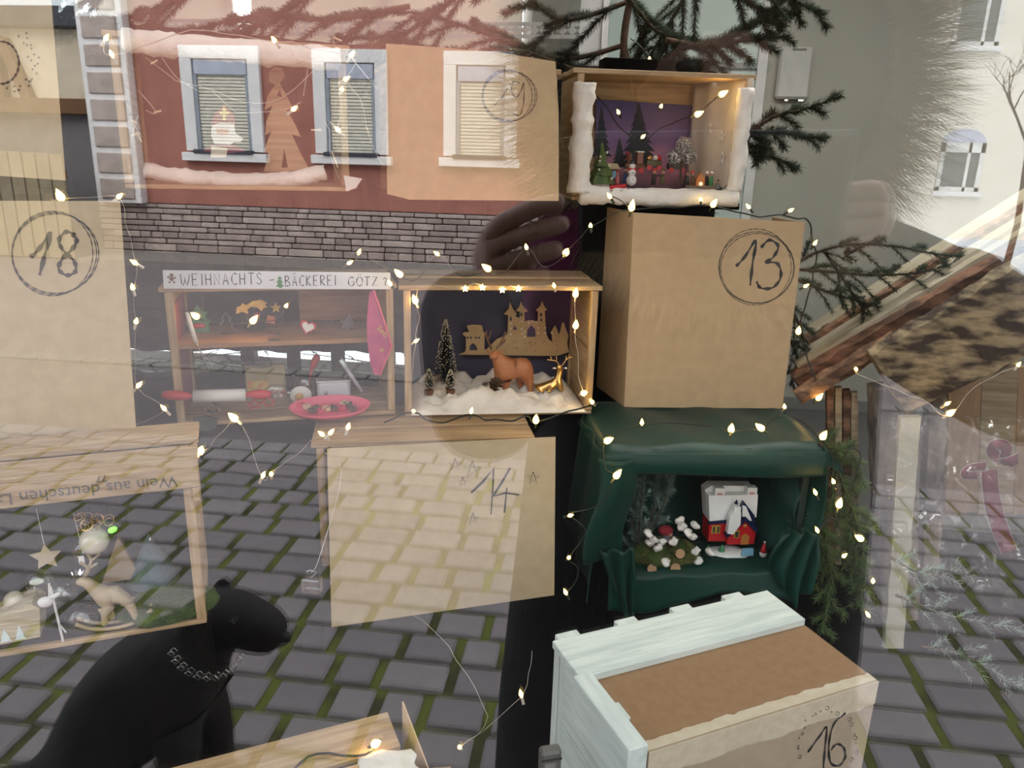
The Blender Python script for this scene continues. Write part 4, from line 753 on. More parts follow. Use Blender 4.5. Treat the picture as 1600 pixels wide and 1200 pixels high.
# wooden skyline
t,o = place('wooden_skyline','flat wooden castle and cottage skyline behind the deer','decoration',FD,800,556,.225)
out = [(716,554),(726,550),(728,546),(728,526),(722,522),(726,519),(733,519),(729,509),(737,507),(753,508),(755,518),(760,522),(757,524),(757,546),(760,546),(776,530),(790,524),(793,520),(794,492),(787,491),(795,482),(797,472),(801,482),(808,491),(806,492),(805,494),(812,497),(812,487),(806,486),(812,478),(814,471),(817,478),(825,486),(819,488),(820,502),(828,500),(840,502),(841,487),(837,485),(844,478),(847,470),(850,478),(855,484),(851,486),(853,520),(857,530),(863,534),(862,522),(860,520),(864,513),(867,508),(870,514),(873,523),(876,515),(878,505),(881,504),(884,514),(888,524),(886,536),(889,550),(870,556)]
def lc(pts): return local(FD, pts, .225, o)
def rect(a,b,c,d): return lc([(a,b),(c,b),(c,d),(a,d)])
MB().prism(lc(out), -.0015,.0015).obj('skyline_board', mat('plywood_tan',(.42,.30,.15),.7,(.36,.25,.12),20), t)
mb = MB()
for q_ in (rect(729,526,732,529),rect(734,526,737,529),rect(742,526,745,529),rect(747,526,750,529),lc([(733,547),(734,540),(739,536),(744,540),(746,547)]),rect(796.5,495,799.5,501),rect(813,488.5,816,494),rect(843.5,489,847,494),rect(844,497.5,847,502),lc([(823,526),(824,515),(830,508),(836,514),(837,526)]),lc([(801,515),(804,508),(808,515)])): mb.prism(q_,-.0021,-.0014)
for k in range(34): x,y = 780+rnd.random()*95, 531+rnd.random()*20; mb.prism(lc([(x-.8,y),(x,y-.9),(x+.8,y),(x,y+.9)]),-.0021,-.0014)
mb.obj('cut_openings', NAVY, t)
mb = MB()
for x,y in ((798,505),(815,502),(798,513),(815,514),(798,522),(816,521),(862,520),(852,512),(852,520),(826,504),(832,502),(838,503),(820,526),(820,518),(841,520),(841,512)):
    x_,z_ = lc([(x,y)])[0]; mb.box(x_-.0008,x_+.0008,-.003,-.0015,z_-.003,z_+.003,.0003); mb.box(x_-.003,x_+.003,-.003,-.0015,z_-.0008,z_+.0008,.0003)
mb.obj('silver_flakes', mat('pale_paint',(.75,.70,.62),.5), t)
# brown deer
t,o = place('deer_figure','brown toy deer with antlers standing in the cotton snow','figurine',FD,800,600,.10,None,.035)
DRB = mat('deer_brown',(.42,.17,.07),.55,(.34,.13,.05),30); s_ = FD.scale(800,560,.10)
def dz(px,py,dy=0): return ((px-800)*s_*1.0, dy, (600-py)*s_*1.02+.0)
V = [(*dz(821,558),.036,.032),(*dz(803,559),.034,.030),(*dz(784,559),.036,.031),(*dz(775,546,-.004),.020,.020),(*dz(770,537,-.008),.017,.017),(*dz(766,543,-.024),.010,.010),
     (*dz(777,580,-.012),.012),(*dz(776,592,-.012),.009),(*dz(775,606,-.014),.008),(*dz(789,582,-.018),.012),(*dz(789,595,-.02),.0085),(*dz(788,610,-.022),.008),
     (*dz(812,580,.014),.012),(*dz(816,592,.018),.008),(*dz(817,606,.018),.007),(*dz(827,580,-.008),.015),(*dz(829,590,-.01),.009),(*dz(829,606,-.01),.0075),(*dz(832,552),.026,.024)]
skin('body', V, [(0,18),(0,1),(1,2),(2,3),(3,4),(4,5),(2,6),(6,7),(7,8),(2,9),(9,10),(10,11),(0,12),(12,13),(13,14),(0,15),(15,16),(16,17)], DRB, t, lv=2)
AM = mat('antler_brown',(.13,.06,.03),.5)
for pts,brs in (([(766,530,0),(760,518,0),(757,508,0),(758,502,0)],[[(760,518,0),(763,508,0),(764,501,0)]]),([(773,530,0),(780,521,0),(785,510,0),(787,503,0)],[[(776,526,0),(784,520,0),(787,515,0)]])):
    mb = MB(); 
    for b_ in [pts]+brs: q_ = [Vector(dz(x,y,-.008)) for x,y,_ in b_]; mb.tube(cat(q_,4),.0026 if b_ is pts else .0022,7)
    mb.obj('antler', AM, t, smooth=True)
for x,a_ in ((761,-50),(781,50)): MB().ball((0,0,0),.007,10,(.35,.3,1)).obj('ear', DRB, t, loc=dz(x,534,-.006), rot=(0,R(a_),0), smooth=True)
for x in (767,774): MB().ball((0,0,0),.0016,6).obj('eye', INK, t, loc=dz(x,536,-.0195))
MB().ball((0,0,0),.0024,6).obj('nose', INK, t, loc=dz(765,543,-.029))
# pine cone and gold deer
def cone(t, h, r, m, loc=(0,0,0), rot=(0,0,0), n=34):
    mb = MB(); mb.lathe([(.001,0),(r*.45,h*.25),(r*.4,h*.6),(.001,h)],10)
    for i in range(n):
        f = i/n; a_ = i*2.4; rr = r*math.sin(math.pi*(.12+.80*f))**.8; z = h*f; d = Vector((math.cos(a_),math.sin(a_),.35)); s_ = Vector((-d.y,d.x,0)); c = Vector((0,0,z))
        mb.add([c+s_*r*.12,c-s_*r*.12,c+d*rr*1.15-s_*r*.28,c+d*rr*1.4,c+d*rr*1.15+s_*r*.28,c+d*rr*.9+Vector((0,0,-r*.12))],[(0,1,2,5),(0,5,4),(2,3,5),(5,3,4),(1,0,4,3,2)])
    return mb.obj('cone_scales', m, t, loc=loc, rot=rot)
CONE = mat('cone_brown',(.07,.035,.018),.7)
t,o = place('pine_cone','dark brown pine cone lying on the cotton before the deer','pine cone',FD,772,606,.0,None,None); cone(t,.035,.015,CONE,rot=(R(25),R(10),0),loc=(0,0,-.006))
t,o = place('pine_cone','small dark cone piece left of the pine cone','pine cone',FD,753,601,.01,None,None); cone(t,.016,.008,CONE,rot=(0,R(80),0),n=20)
t,o = place('gold_deer','shiny golden reindeer lying at the right of the crate','figurine',FD,872,604,.07,None,.035); s_ = FD.scale(870,580,.07)
def gz(px,py,dy=0): return ((px-872)*s_, dy, (604-py)*s_)
V = [(*gz(846,588),.015),(*gz(860,589),.016),(*gz(870,582),.013),(*gz(873,569),.009),(*gz(874,560),.011),(*gz(870,556,-.014),.006),(*gz(880,600),.006),(*gz(856,600,-.01),.006),(*gz(838,598),.006)]
skin('body', V, [(0,1),(1,2),(2,3),(3,4),(4,5),(2,6),(1,7),(0,8)], GOLD, t, lv=2)
for sg,lst in ((-1,[(873,558),(868,550),(860,548),(853,547)]),(1,[(876,558),(882,549),(886,545),(892,543)])):
    mb = MB(); mb.tube(cat([gz(x,y) for x,y in lst],4),.0016,6); mb.tube([gz(*lst[1]),gz(lst[1][0]+sg*1,lst[1][1]-8)],.0014,6); mb.tube([gz(*lst[2]),gz(lst[2][0]+sg*2,lst[2][1]-6)],.0014,6); mb.obj('antler', GOLD, t, smooth=True)
    MB().ball((0,0,0),.006,10,(1,.3,.5)).obj('ear', SILVER, t, loc=gz(874+sg*9,561), smooth=True)
# --- train crate
tc_ = crate(FT, 'snow edged crate holding the winter train scene on top of the tower', w=.46, h=.325, d=.24, top=True, back=WX)
m = bpy.data.materials.new('winter_print'); m.use_nodes = True; nt = m.node_tree; b = nt.nodes['Principled BSDF']; L = nt.links.new
tcn = nt.nodes.new('ShaderNodeTexCoord'); sx = nt.nodes.new('ShaderNodeSeparateXYZ'); L(tcn.outputs['Generated'], sx.inputs[0]); rp1 = nt.nodes.new('ShaderNodeValToRGB'); e = rp1.color_ramp.elements
e[0].color = (.02,.03,.07,1); e[1].color = (.05,.04,.16,1); x_ = e.new(.28); x_.color = (.45,.20,.30,1); x_ = e.new(.5); x_.color = (.16,.09,.22,1); nz = nt.nodes.new('ShaderNodeTexNoise'); nz.inputs['Scale'].default_value = 2.4
ad = nt.nodes.new('ShaderNodeMath'); ad.operation = 'MULTIPLY_ADD'; ad.inputs[1].default_value = .5; L(nz.outputs['Fac'], ad.inputs[0]); sb = nt.nodes.new('ShaderNodeMath'); sb.operation = 'SUBTRACT'; sb.inputs[1].default_value = .25; L(sx.outputs['Z'], sb.inputs[0]); L(sb.outputs[0], ad.inputs[2]); L(tcn.outputs['Generated'], nz.inputs['Vector']); L(ad.outputs[0], rp1.inputs['Fac']); L(rp1.outputs[0], b.inputs['Base Color']); b.inputs['Roughness'].default_value = .6
KT = .225; o = FT.at(930,300,KT)
t = T('winter_picture','printed violet evening sky with fir trees at the back of the train crate','picture',FT.m @ o,tuple(FT.rot)); MB().prism(local(FT,[(931,296),(1088,298),(1088,165),(931,155)],KT,o),0,.002).obj('print', m, t)
for cx,top,wd,yb in ((940,165,16,245),(998,160,34,262),(968,215,14,262)):
    mb = MB(); pts = [(cx,top)]
    for k in range(1,9): y = top+(yb-top)*k/8; pts += [(cx+wd*k/8,y),(cx+wd*k/8*.6,y-1)]
    lf = [(2*cx-x,y) for x,y in pts[1:]][::-1]; MB().prism(local(FT,pts+lf,KT-.001,o),-.0015,-.0008).obj('printed_tree', mat('print_fir',(.012,.018,.035),.7) if 'print_fir' not in MT else MT['print_fir'], t)
for nm,pts,r,lb in (('cotton_roll',((905,304),(960,306),(1040,308),(1150,310)),.022,'thick cotton roll along the bottom edge of the train crate'),('cotton_roll',((914,130),(911,180),(907,240),(904,300)),.029,'white cotton strip up the left edge of the train crate'),('cotton_roll',((1166,138),(1160,190),(1154,250),(1146,298)),.020,'thin white cotton strip up the right edge of the train crate')): roll(nm, [FT.wp(x,y,-.012) for x,y in pts], r, lb)
def sheer(u,v):
    x0 = .405; a = FT.m @ Vector((.44-.03*(1-u)+.02*u, .2-.22*u, .02+.30*v+.012*math.sin(u*9))); return a+Vector((.01*math.sin(u*14+v*2),0,0))
VEIL = mat('sheer_veil',(.62,.58,.50),.9,(.55,.50,.43),20)
tv = T('veil_lining','grey white star patterned veil lining the right wall of the train crate','cloth',(0,0,0),0)
o_ = cloth_grid('veil_cloth', lambda u,v: FT.m @ Vector((.375+.076*u+.004*math.sin(u*14), .205-.22*u, .015+.30*v)), 24, 10, VEIL, tv)
for x,y,r,k in ((1143,192,10,.02),(1113,212,8,.07),(1119,246,9,.06),(1097,200,8,.12)):
    mb = MB(); st_ = starpoly(0,0,r*.0018); N = len(st_); p_ = FT.m @ Vector((.452-.04*k*1-.0,k,0)); q_ = FT.at(x,y,k); ww = FT.m @ Vector((.375+.076*(.205-k)/.22-.004,k,q_.z)); mb.tube([Vector((0,a_,b_)) for a_,b_ in st_]+[Vector((0,st_[0][0],st_[0][1]))],.0016,5); mb.obj('star_outline', WHITE, tv, loc=ww, rot=tuple(FT.rot))
heap('cotton_snow', FT, .014,.43,.0,.22, .0105, .024, 'smooth white snow bed inside the train crate', 8, n=40, fq=8)
def TI(name,label,px,pyb,k,zf=None):
    t,o = place(name,label,'figurine',FT,px,pyb,k,None,zf); t.scale = (1.22,1.22,1.22); return t,o
def sn(t,x,z,r,m=WHITE,y=0,sq=(1,1,1)): MB().ball((x,y,z),r,12,sq).obj('ball', m, t, smooth=True)
t,o = TI('snowman','little snowman with red scarf in the train crate',986,289,.04); sn(t,0,.010,.012); sn(t,0,.027,.009); sn(t,0,.040,.007); MB().tube([(-.008,-.003,.033),(.008,-.003,.033)],.003,6).obj('scarf', RED, t); MB().lathe([(.006,0),(.006,.006),(.003,.008)],10,(0,0,.045)).obj('hat', INK, t)
for z in (.012,.026): MB().ball((0,-.011,z),.0015,6).obj('button', INK, t)
t,o = TI('toy_fir','small green fir tree with white lamps at the left',938,287,.04)
for z,r in ((.0,.030),(.018,.026),(.036,.018),(.052,.011)): ob = MB(); ob.lathe([(r,z),(r*.55,z+.02),(.002,z+.034)],11); ob.v = [tuple(Vector(v)*(1+.25*noise.noise(Vector(v)*120))) for v in ob.v]; ob.obj('tier', FIRN if z < .1 else FIRN, t)
for k in range(7): MB().ball((.02*math.cos(k*2.1)*(1-k*.09),-.02+.002*k,.012+.009*k),.003,6).obj('lamp', mat('pearl',(.75,.75,.6),.3) if 'pearl' not in MT else MT['pearl'], t)
MB().lathe([(.02,-.006),(.02,.0)],12).obj('foot', WHITE, t)
t,o = TI('toy_sled','small red sled lying on the front cotton roll',966,298,-.02); bx('sled_top', -.018,.018,-.006,.006,.004,.012, RED, t).rotation_euler = (R(-25),R(-8),0); MB().tube([(-.02,-.006,.0),(.016,-.006,.0),(.021,-.006,.006)],.0012,5).obj('runner', BROWN, t); MB().tube([(-.02,.006,.0),(.016,.006,.0),(.021,.006,.006)],.0012,5).obj('runner', BROWN, t)
def wagon(name,label,px,pyb,k,body,w_,h_,fn=None):
    t,o = TI(name,label,px,pyb,k); MB().box(-w_/2,w_/2,-.008,.008,.008,.008+h_,.001).obj('wagon_body', body, t)
    for x in (-w_*.32,w_*.32): MB().lathe([(.006,-.002),(.006,.002)],14,(x,-.010,.006),Matrix.Rotation(R(90),3,'X')).obj('wheel', RED, t)
    if fn: fn(t)
    return t
def loco(t):
    MB().lathe([(.006,0),(.006,.022)],12,(-.012,0,.02)).obj('boiler', BROWN, t); MB().lathe([(.0025,0),(.0025,.014),(.004,.018)],10,(-.016,0,.028)).obj('chimney', RED, t); MB().box(.004,.018,-.009,.009,.02,.045,.001).obj('cab', mat('cab_brown',(.25,.10,.06),.5), t); MB().box(.002,.020,-.010,.010,.045,.048,.001).obj('cab_roof', WHITE, t)
wagon('toy_train_engine','brown toy steam engine with red wheels',990,270,.14,BROWN,.045,.012,loco)
wagon('toy_train_wagon','toy train wagon directly behind the engine loaded with gifts',1020,266,.15,mat('wag_olive',(.12,.12,.05),.5),.036,.014,lambda t:[MB().ball((x,0,.027),.007,8).obj('load', c_, t) for x,c_ in ((-.01,GOLD),(.004,WHITE),(.012,RED))])
wagon('toy_train_wagon','last dark toy train wagon half behind the snowy tree',1055,270,.15,mat('wag_dark',(.06,.05,.04),.5),.04,.014,lambda t:[MB().ball((x,0,.027),.007,8).obj('load', c_, t) for x,c_ in ((-.01,GREENP),(.006,BROWN))])
t,o = TI('toy_hut','toy hut with yellow snow roof at the left of the train',952,278,.12); bx('hut_wall', -.018,.018,-.01,.01,0,.022, BROWN, t); MB().prism([(-.022,.020),(.022,.020),(.014,.032),(-.014,.032)],-.012,.012).obj('hut_roof', mat('roof_straw',(.6,.5,.3),.6), t); bx('hut_arch', .004,.016,-.0115,-.0095,.0,.016, BLUEP, t)
def figure(t, x, z, c1, c2, hh=.026, y=0): MB().lathe([(.006,0),(.0045,hh*.5),(.0032,hh*.68)],9,(x,y,z)).obj('coat', c1, t, smooth=True); MB().ball((x,y,z+hh*.82),hh*.15,8).obj('head', SKIN, t, smooth=True); MB().lathe([(hh*.16,0),(hh*.12,hh*.1),(.0006,hh*.18)],8,(x,y,z+hh*.9)).obj('hat', c2, t)
t,o = TI('skating_couple','two tiny dark dressed skaters holding hands mid scene',1027,289,.05); figure(t,-.009,0,INK,RED,.034); figure(t,.011,0,mat('olive_coat',(.10,.09,.04),.7),BROWN,.034); MB().tube([(-.007,0,.019),(.009,0,.020)],.0015,5).obj('arms', INK, t)
t,o = TI('toy_children','two tiny children in pink and blue beside the snowman',968,287,.06); figure(t,-.006,0,mat('rose_coat',(.55,.15,.15),.6),RED); figure(t,.012,0,mat('blue_coat',(.03,.06,.20),.6),INK,.036)
t,o = TI('carol_group','cluster of tiny figures around a lit brown stall',1092,290,.05); 
for x,c1,c2,y in ((-.026,INK,BROWN,.008),(-.017,BROWN,RED,.0),(.018,INK,WHITE,.004),(.026,GREENP,WHITE,-.004)): figure(t,x,0,c1,c2,.030,y)
MB().prism([(-.009,0),(.010,0),(.010,.016),(.0,.027),(-.009,.016)],-.008,.006).obj('stall', ORANGE, t); MB().ball((.001,-.009,.004),.004,8).obj('lantern', mat('lantern_glow',(1,.8,.5),.4,emit=(1,.7,.3),es=3), t)
t,o = TI('toy_sled','small dark sled with a rider at the right end of the roll',1120,302,-.015); MB().box(-.014,.014,-.005,.005,.004,.008,.001).obj('sled_top', INK, t).rotation_euler = (0,R(-30),0); figure(t,0,.008,mat('grey_coat',(.12,.12,.13),.6),INK,.02); MB().tube([(-.016,-.005,-.002),(.012,-.005,.010),(.018,-.005,.018)],.001,5).obj('runner', INK, t)
t,o = TI('snowy_toy_tree','round crowned toy tree with snow speckled twigs',1062,290,.06); MB().tube([(0,0,0),(0,0,.055)],.0028,7).obj('trunk', TWIG, t)
mb = MB(); rg = random.Random(2); sn_ = MB()
for k in range(2600):
    c,r = (Vector((-.016,0,.062)),.019) if k%3==0 else (Vector((.016,0,.062)),.018) if k%3==1 else (Vector((.002,0,.085)),.021)
    d = Vector((rg.gauss(0,1),rg.gauss(0,1),rg.gauss(0,1))).normalized(); p_ = c+d*r*rg.uniform(.6,1.05); s_ = d.orthogonal().normalized()*.0009
    (sn_ if rg.random() < .45 else mb).add([p_+s_,p_-s_,p_+d.cross(s_).normalized()*.005],[(0,1,2)])
mb.obj('crown', mat('crown_grey',(.12,.12,.11),.8), t)['kind'] = 'stuff'; sn_.obj('snow_specks', WHITE, t)['kind'] = 'stuff'
p = FT.m @ Vector((.08,.06,.327)); tag(bx('black_adapter', 0,.24,0,.07,0,.032, BLACK, loc=p, rot=tuple(FT.rot)), 'flat black box lying on top of the train crate', 'box')
# --- green draped crate
BKW = mat('dark_stained_wood',(.002,.016,.012),.8); crate(FG, 'dark crate hidden under the dark green satin cloth', w=.50, h=.343, d=.28, m=(BKW,BKW,BKW))
t = T('green_cloth','dark green satin cloth draped over and inside the lowest right crate','cloth',FG.loc,tuple(FG.rot))
def gtop(u,v):
    x = -.06+.63*u; y = -.03+.37*v; z = .350+.004*math.sin(u*17+v*5); 
    if x < -.02: z -= (-.02-x)*.8; x += (-.02-x)*.5
    if x > .52: z -= (x-.52)*.6
    if v < .1: z -= (.1-v)*.35
    return (x,y,z)
cloth_grid('top_drape', gtop, 60, 20, GREEN, t, .003)
def gleft(u,v):   # left flap, hanging outside: u across, v down
    x = -.035-.012*v+.008*math.sin(u*14+v*3); y = .32-.35*u; z = .343-.40*v*(.8+.2*u); return (x,y,z)
cloth_grid('left_drape', gleft, 36, 24, GREEN, t, .003)
def gright(u,v): x = .505+.03*math.sin(u*8+v*4)*(.3+v*.5)+.012; y = -.035+.26*u; z = .346-.345*v; return (x,y,z)
cloth_grid('right_drape', gright, 30, 20, GREEN, t, .003)
def gin(u,v):     # lining inside: right wall and back
    if u < .5: x = .485-.12*u*v+.01*math.sin(v*9+u*10)-.035*math.sin(v*3)*u; y = .0+.44*u; 
    else: x = .455-(u-.5)*.86; y = .22+.012*math.sin(u*30)
    return (x,y,.325-.305*v+.006*math.sin(u*20))
cloth_grid('inner_lining', gin, 60, 20, mat('dark_lining',(.004,.045,.034),.5,(.003,.03,.022),4), t, .002)
def gfront(u,v): x = .0+.50*u; y = -.03+.17*(1-v) if v < .5 else -.012-.02*v; z = .014+.003*math.sin(u*23)+(0 if v < .5 else -(v-.5)*.15*(1+.35*math.sin(u*6.2+.6))); return (x,y,z)
cloth_grid('floor_drape', gfront, 50, 14, GREEN, t, .003)
def corner(u,v): # bottom left pointed tail
    w_ = (1-v)*.075+.012; x = .005+w_*(u-.45)+.055*v; y = -.045-.012*math.sin(u*12+v*5); z = .10-.235*v+.02*(1-u)*v; return (x,y,z)
cloth_grid('corner_tail', corner, 18, 24, GREEN, t, .003)
def cornr(u,v): x = .425+.10*u-.03*math.sin(v*3.1)*(1-u); y = -.045-.018*math.sin(u*18+v*4); z = .14-.215*v*(1-.35*abs(u-.6)*2); return (x,y,z)
cloth_grid('right_tail', cornr, 24, 24, GREEN, t, .003)
def swag(u,v): x = -.035+.555*u; y = -.033-.006*math.sin(v*3.1); z = .346-.05*v-.018*v*math.sin(u*3.1)+.012*math.sin(u*4.5)*v; return (x,y,z)
cloth_grid('front_swag', swag, 50, 8, GREEN, t, .003)
def swl(u,v): x = -.05+.09*u+.012*math.sin(v*6)-.02*v*(1-u); y = -.035-.02*math.sin(u*3.1+v*2); z = .336-.27*v; return (x,y,z)
cloth_grid('left_swag', swl, 12, 24, GREEN, t, .003)
# ceramic house
t,o = place('ceramic_house','small red glazed house with snow covered roof and two chimneys','ornament',FG,1132,866,.10,None,.016); s_ = FG.scale(1140,820,.10)
def gh(pts): return [((x-1140)*s_,(866-y)*s_) for x,y in pts]
MB().prism(gh([(1104,808),(1178,812),(1172,848),(1106,846)]),-.022,.03).obj('wall', REDG, t)
MB().prism(gh([(1097,765),(1106,758),(1172,760),(1177,768),(1184,850),(1176,850),(1172,815),(1104,812)]),.0,.032).obj('snow_roof', SNOWG, t)
MB().prism(gh([(1098,768),(1176,768),(1178,806),(1128,812),(1104,812)]),-.024,.0).obj('snow_roof', SNOWG, t)
MB().prism(gh([(1102,811),(1130,809),(1130,814),(1102,816)]),-.028,-.020).obj('eaves', NAVYP, t)
MB().prism(gh([(1133,848),(1133,826),(1157,804),(1177,824),(1176,848)]),-.036,-.018).obj('gable', REDG, t)
MB().prism(gh([(1128,832),(1156,800),(1180,822),(1176,828),(1157,808),(1131,836)]),-.041,-.014).obj('gable_edge', NAVYP, t)
MB().prism(gh([(1142,808),(1152,776),(1172,800),(1176,820),(1156,800),(1146,812)]),-.034,-.012).obj('back_roof', NAVYP, t)
MB().prism(gh([(1150,782),(1156,784),(1168,808),(1162,808),(1152,800)]),-.0365,-.034).obj('snow_patch', SNOWG, t)
MB().prism(gh([(1129,826),(1130,796),(1136,790),(1147,792),(1148,812),(1138,828)]),-.046,-.030).obj('chimney_stack', SNOWG, t); mb = MB().prism(gh([(1135,792),(1147,794),(1146,783),(1136,781)]),-.044,-.030); mb.obj('chimney', SNOWG, t); MB().prism(gh([(1136,778),(1140,772),(1142,780)]),-.04,-.035).obj('spire', NAVYP, t)
for x in (1109,1160): 
    MB().prism(gh([(x,770),(x+15,770),(x+15,758),(x,757)]),-.02,.0).obj('chimney', SNOWG, t); MB().prism(gh([(x+3,769),(x+11,769),(x+11,765),(x+3,765)]),-.0215,-.0195).obj('chimney_bricks', mat('brick_pink',(.55,.25,.22),.5) if 'brick_pink' not in MT else MT['brick_pink'], t)
YEL = mat('window_yellow',(.55,.40,.06),.3)
for x0,y0,x1,y1 in ((1109,819,1115,832),(1116,819,1122,832),(1142,824,1150,836)): 
    MB().prism(gh([(x0,y1),(x1,y1),(x1,y0),(x0,y0)]),-.0385 if x0 > 1130 else -.0245,-.020).obj('window_rim', YEL, t); MB().prism(gh([(x0+1.4,y1-1.4),(x1-1.4,y1-1.4),(x1-1.4,y0+1.4),(x0+1.4,y0+1.4)]),-.0395 if x0 > 1130 else -.0255,-.024).obj('window_opening', INK, t)
MB().prism(gh([(1154,848),(1154,834),(1160,829),(1167,834),(1167,848)]),-.0385,-.03).obj('door', ORANGE, t); MB().ball((gh([(1160,836)])[0][0],-.039,gh([(1160,836)])[0][1]),.0028,8,(1,.4,1)).obj('wreath', GREENP, t); MB().ball((gh([(1158,816)])[0][0],-.037,gh([(1158,816)])[0][1]),.005,8,(1,.4,.8)).obj('round_window', YEL, t)
mb = MB(); mb.ball((.0,-.02,.0),.05,24,(1.25,.62,.22),.3,30); mb.ball((.035,-.03,.002),.025,16,(1,.8,.4),.3,40); mb.obj('snow_base', SNOWG, t, smooth=True); MB().prism(gh([(1153,862),(1172,862),(1171,850),(1155,850)]),-.056,-.05).obj('steps', BLUEP, t)
for x in (1104,1126): mb = MB(); mb.lathe([(.009,0),(.006,.008),(.0005,.018)],9,(gh([(x,850)])[0][0],-.034,.012)); mb.obj('little_fir', GREENP, t)
t,o = place('snowman_ornament','tiny snowman ball with a tall red hat beside the house','ornament',FG,1191,876,.05,None,.016); MB().ball((0,0,.009),.010,14).obj('head', WHITE, t, smooth=True); MB().lathe([(.009,0),(.007,.010),(.003,.024),(.001,.028)],12,(0,0,.014)).obj('hat', RED, t, smooth=True); MB().ball((0,0,.043),.003,8).obj('pompom', WHITE, t)
for x,z in ((-.004,.011),(.004,.011),(0,.006)): MB().ball((x,-.0095,z),.0014,6).obj('dot', INK, t)
# moss landscape with cotton, gnome, bark and blue fir
tt,o = place('moss_landscape','mound of moss and bark slices with cotton tufts','decoration',FG,1042,882,.03,None,.014)
mb = MB(); rg = random.Random(11)
mb.ball((0,.02,.012),.07,28,(1.15,.65,.62),.5,30); mb.obj('moss_mound', MOSS, tt, smooth=True)
fz = MB()
for i in range(5200):
    d = Vector((rg.gauss(0,1),rg.gauss(0,1),abs(rg.gauss(0,1)))).normalized(); p_ = Vector((d.x*.082,.02+d.y*.048,.012+d.z*.045)); dd = (d+Vector((rg.gauss(0,.5),rg.gauss(0,.5),rg.gauss(0,.5)))).normalized(); s_ = dd.orthogonal().normalized()*.0006; fz.add([p_+s_,p_-s_,p_+dd*.010],[(0,1,2)])
fz.obj('moss_fronds', mat('moss_light',(.22,.22,.07),.9,(.12,.11,.04),60), tt)['kind'] = 'stuff'
for x,y,z,r in ((.022,-.028,.045,.012),(-.048,-.028,.004,.012),(.012,-.032,.006,.013)): MB().lathe([(r,-.0025),(r,.0025)],14,m=Matrix.Rotation(R(70),3,'X')).obj('bark_slice', mat('slice_tan',(.42,.26,.14),.8) if 'slice_tan' not in MT else MT['slice_tan'], tt, loc=(x,y,z))
for i,(px,py) in enumerate(((1013,833),(1022,842),(1035,846),(1028,855),(1052,845),(1065,822),(1075,832),(1087,820),(1083,838),(1062,812),(1087,860),(1090,875),(1040,878),(1110,862),(1016,848))):
    mb = MB(); mb.ball((0,0,0),.0105,14,(1,1,.85),.9,110); tag(mb.obj('cotton_tuft', COTTON, loc=FG.wp(px,py,.0+.012*(i%3)), rot=(0,0,i), smooth=True), 'small white cotton tuft resting on the moss mound', 'cotton', 'cotton tufts on the moss')
t,o = place('gnome','little gnome with a dark red cap sitting on the moss','figurine',FG,1042,845,.035); MB().lathe([(.011,0),(.009,.014),(.005,.02)],12).obj('body', mat('gnome_grey',(.15,.15,.16),.8), t, smooth=True); MB().ball((.004,-.006,.022),.007,12).obj('face', SKIN, t, smooth=True); mb = MB(); mb.ball((-.006,0,.030),.017,16,(1.15,.9,.75)); mb.obj('cap', mat('dark_red_felt',(.22,.01,.02),.9), t, smooth=True)
tb = T('blue_fir_sprig','blue green fir sprigs standing at the left of the draped crate','branch',FG.wp(1000,850,.08),0)
for k,pts in enumerate(([(998,860),(1000,800),(1008,730)],[(1005,850),(1020,800),(1028,735)],[(1008,845),(1036,790),(1056,728)],[(996,870),(992,820),(996,760)])):
    bough(tb, [FG.wp(x,y,.06+.02*(k%2))-tb.location for x,y in pts], .05, 6, .015,.0018,3200,BLUEN,.003,seed=20+k,ang=40,droop=0)
t,o = place('paper_dove','small white paper bird hanging from the green cloth','decoration',FG,1108,742,.06); MB().prism([(0,0),(.004,.012),(.002,.02),(-.002,.012),(-.012,.010),(-.003,.004),(.006,-.014)],0,.001).obj('bird', CREAM, t)

# --- wine crate at the lower left
FWn = Fr((-1.168,1.036,.585), 27)
crate(FWn, 'weathered wine crate at the lower left printed upside down Wein aus deutschen', w=.48, h=.345, d=.24, topn=2, gap=.03, post=.02)
t = bpy.data.objects['wooden_crate'] if False else [o for o in bpy.data.objects if o.get('label','').startswith('weathered wine')][0]
bx('front_board', -.012,.492,-.010,0,.300,.345, WX, t); bx('end_batten', .478,.49,-.008,.06,.27,.335, WZ, t)
PRINT = mat('faded_print',(.10,.085,.07),.8)
text('Wein aus deutschen Landen', .031, PRINT, t, (.455,-.0108,.328), (R(90),R(180),0), .0003); text('77', .018, PRINT, t, (.34,-.0108,.3435), (R(90),R(180),0), .0003)
def WI(name,label,ct,px,py,k,fl=None,group=None): return place(name,label,ct,FWn,px,py,k,group,fl)
def wl(pts,k,o): return local(FWn,pts,k,o)
fl = .0105
t,o = WI('moss_cushion','thick green moss cushion in the right front corner of the wine crate','moss',268,1000,.03,fl)
mb = MB(); mb.ball((0,.02,.012),.075,26,(1.15,.75,.32),.4,30); mb.obj('moss_body', MOSS, t, smooth=True); fz = MB(); rg = random.Random(4)
for i in range(5000):
    d = Vector((rg.gauss(0,1),rg.gauss(0,1),abs(rg.gauss(0,1)))).normalized(); p_ = Vector((d.x*.086,.02+d.y*.056,.012+d.z*.025)); dd = (d+Vector((rg.gauss(0,.5),rg.gauss(0,.5),rg.gauss(0,.5)))).normalized(); s_ = dd.orthogonal().normalized()*.0007; fz.add([p_+s_,p_-s_,p_+dd*.011],[(0,1,2)])
fz.obj('moss_fronds', mat('moss_bright',(.12,.20,.03),.9,(.05,.10,.015),60), t)['kind'] = 'stuff'
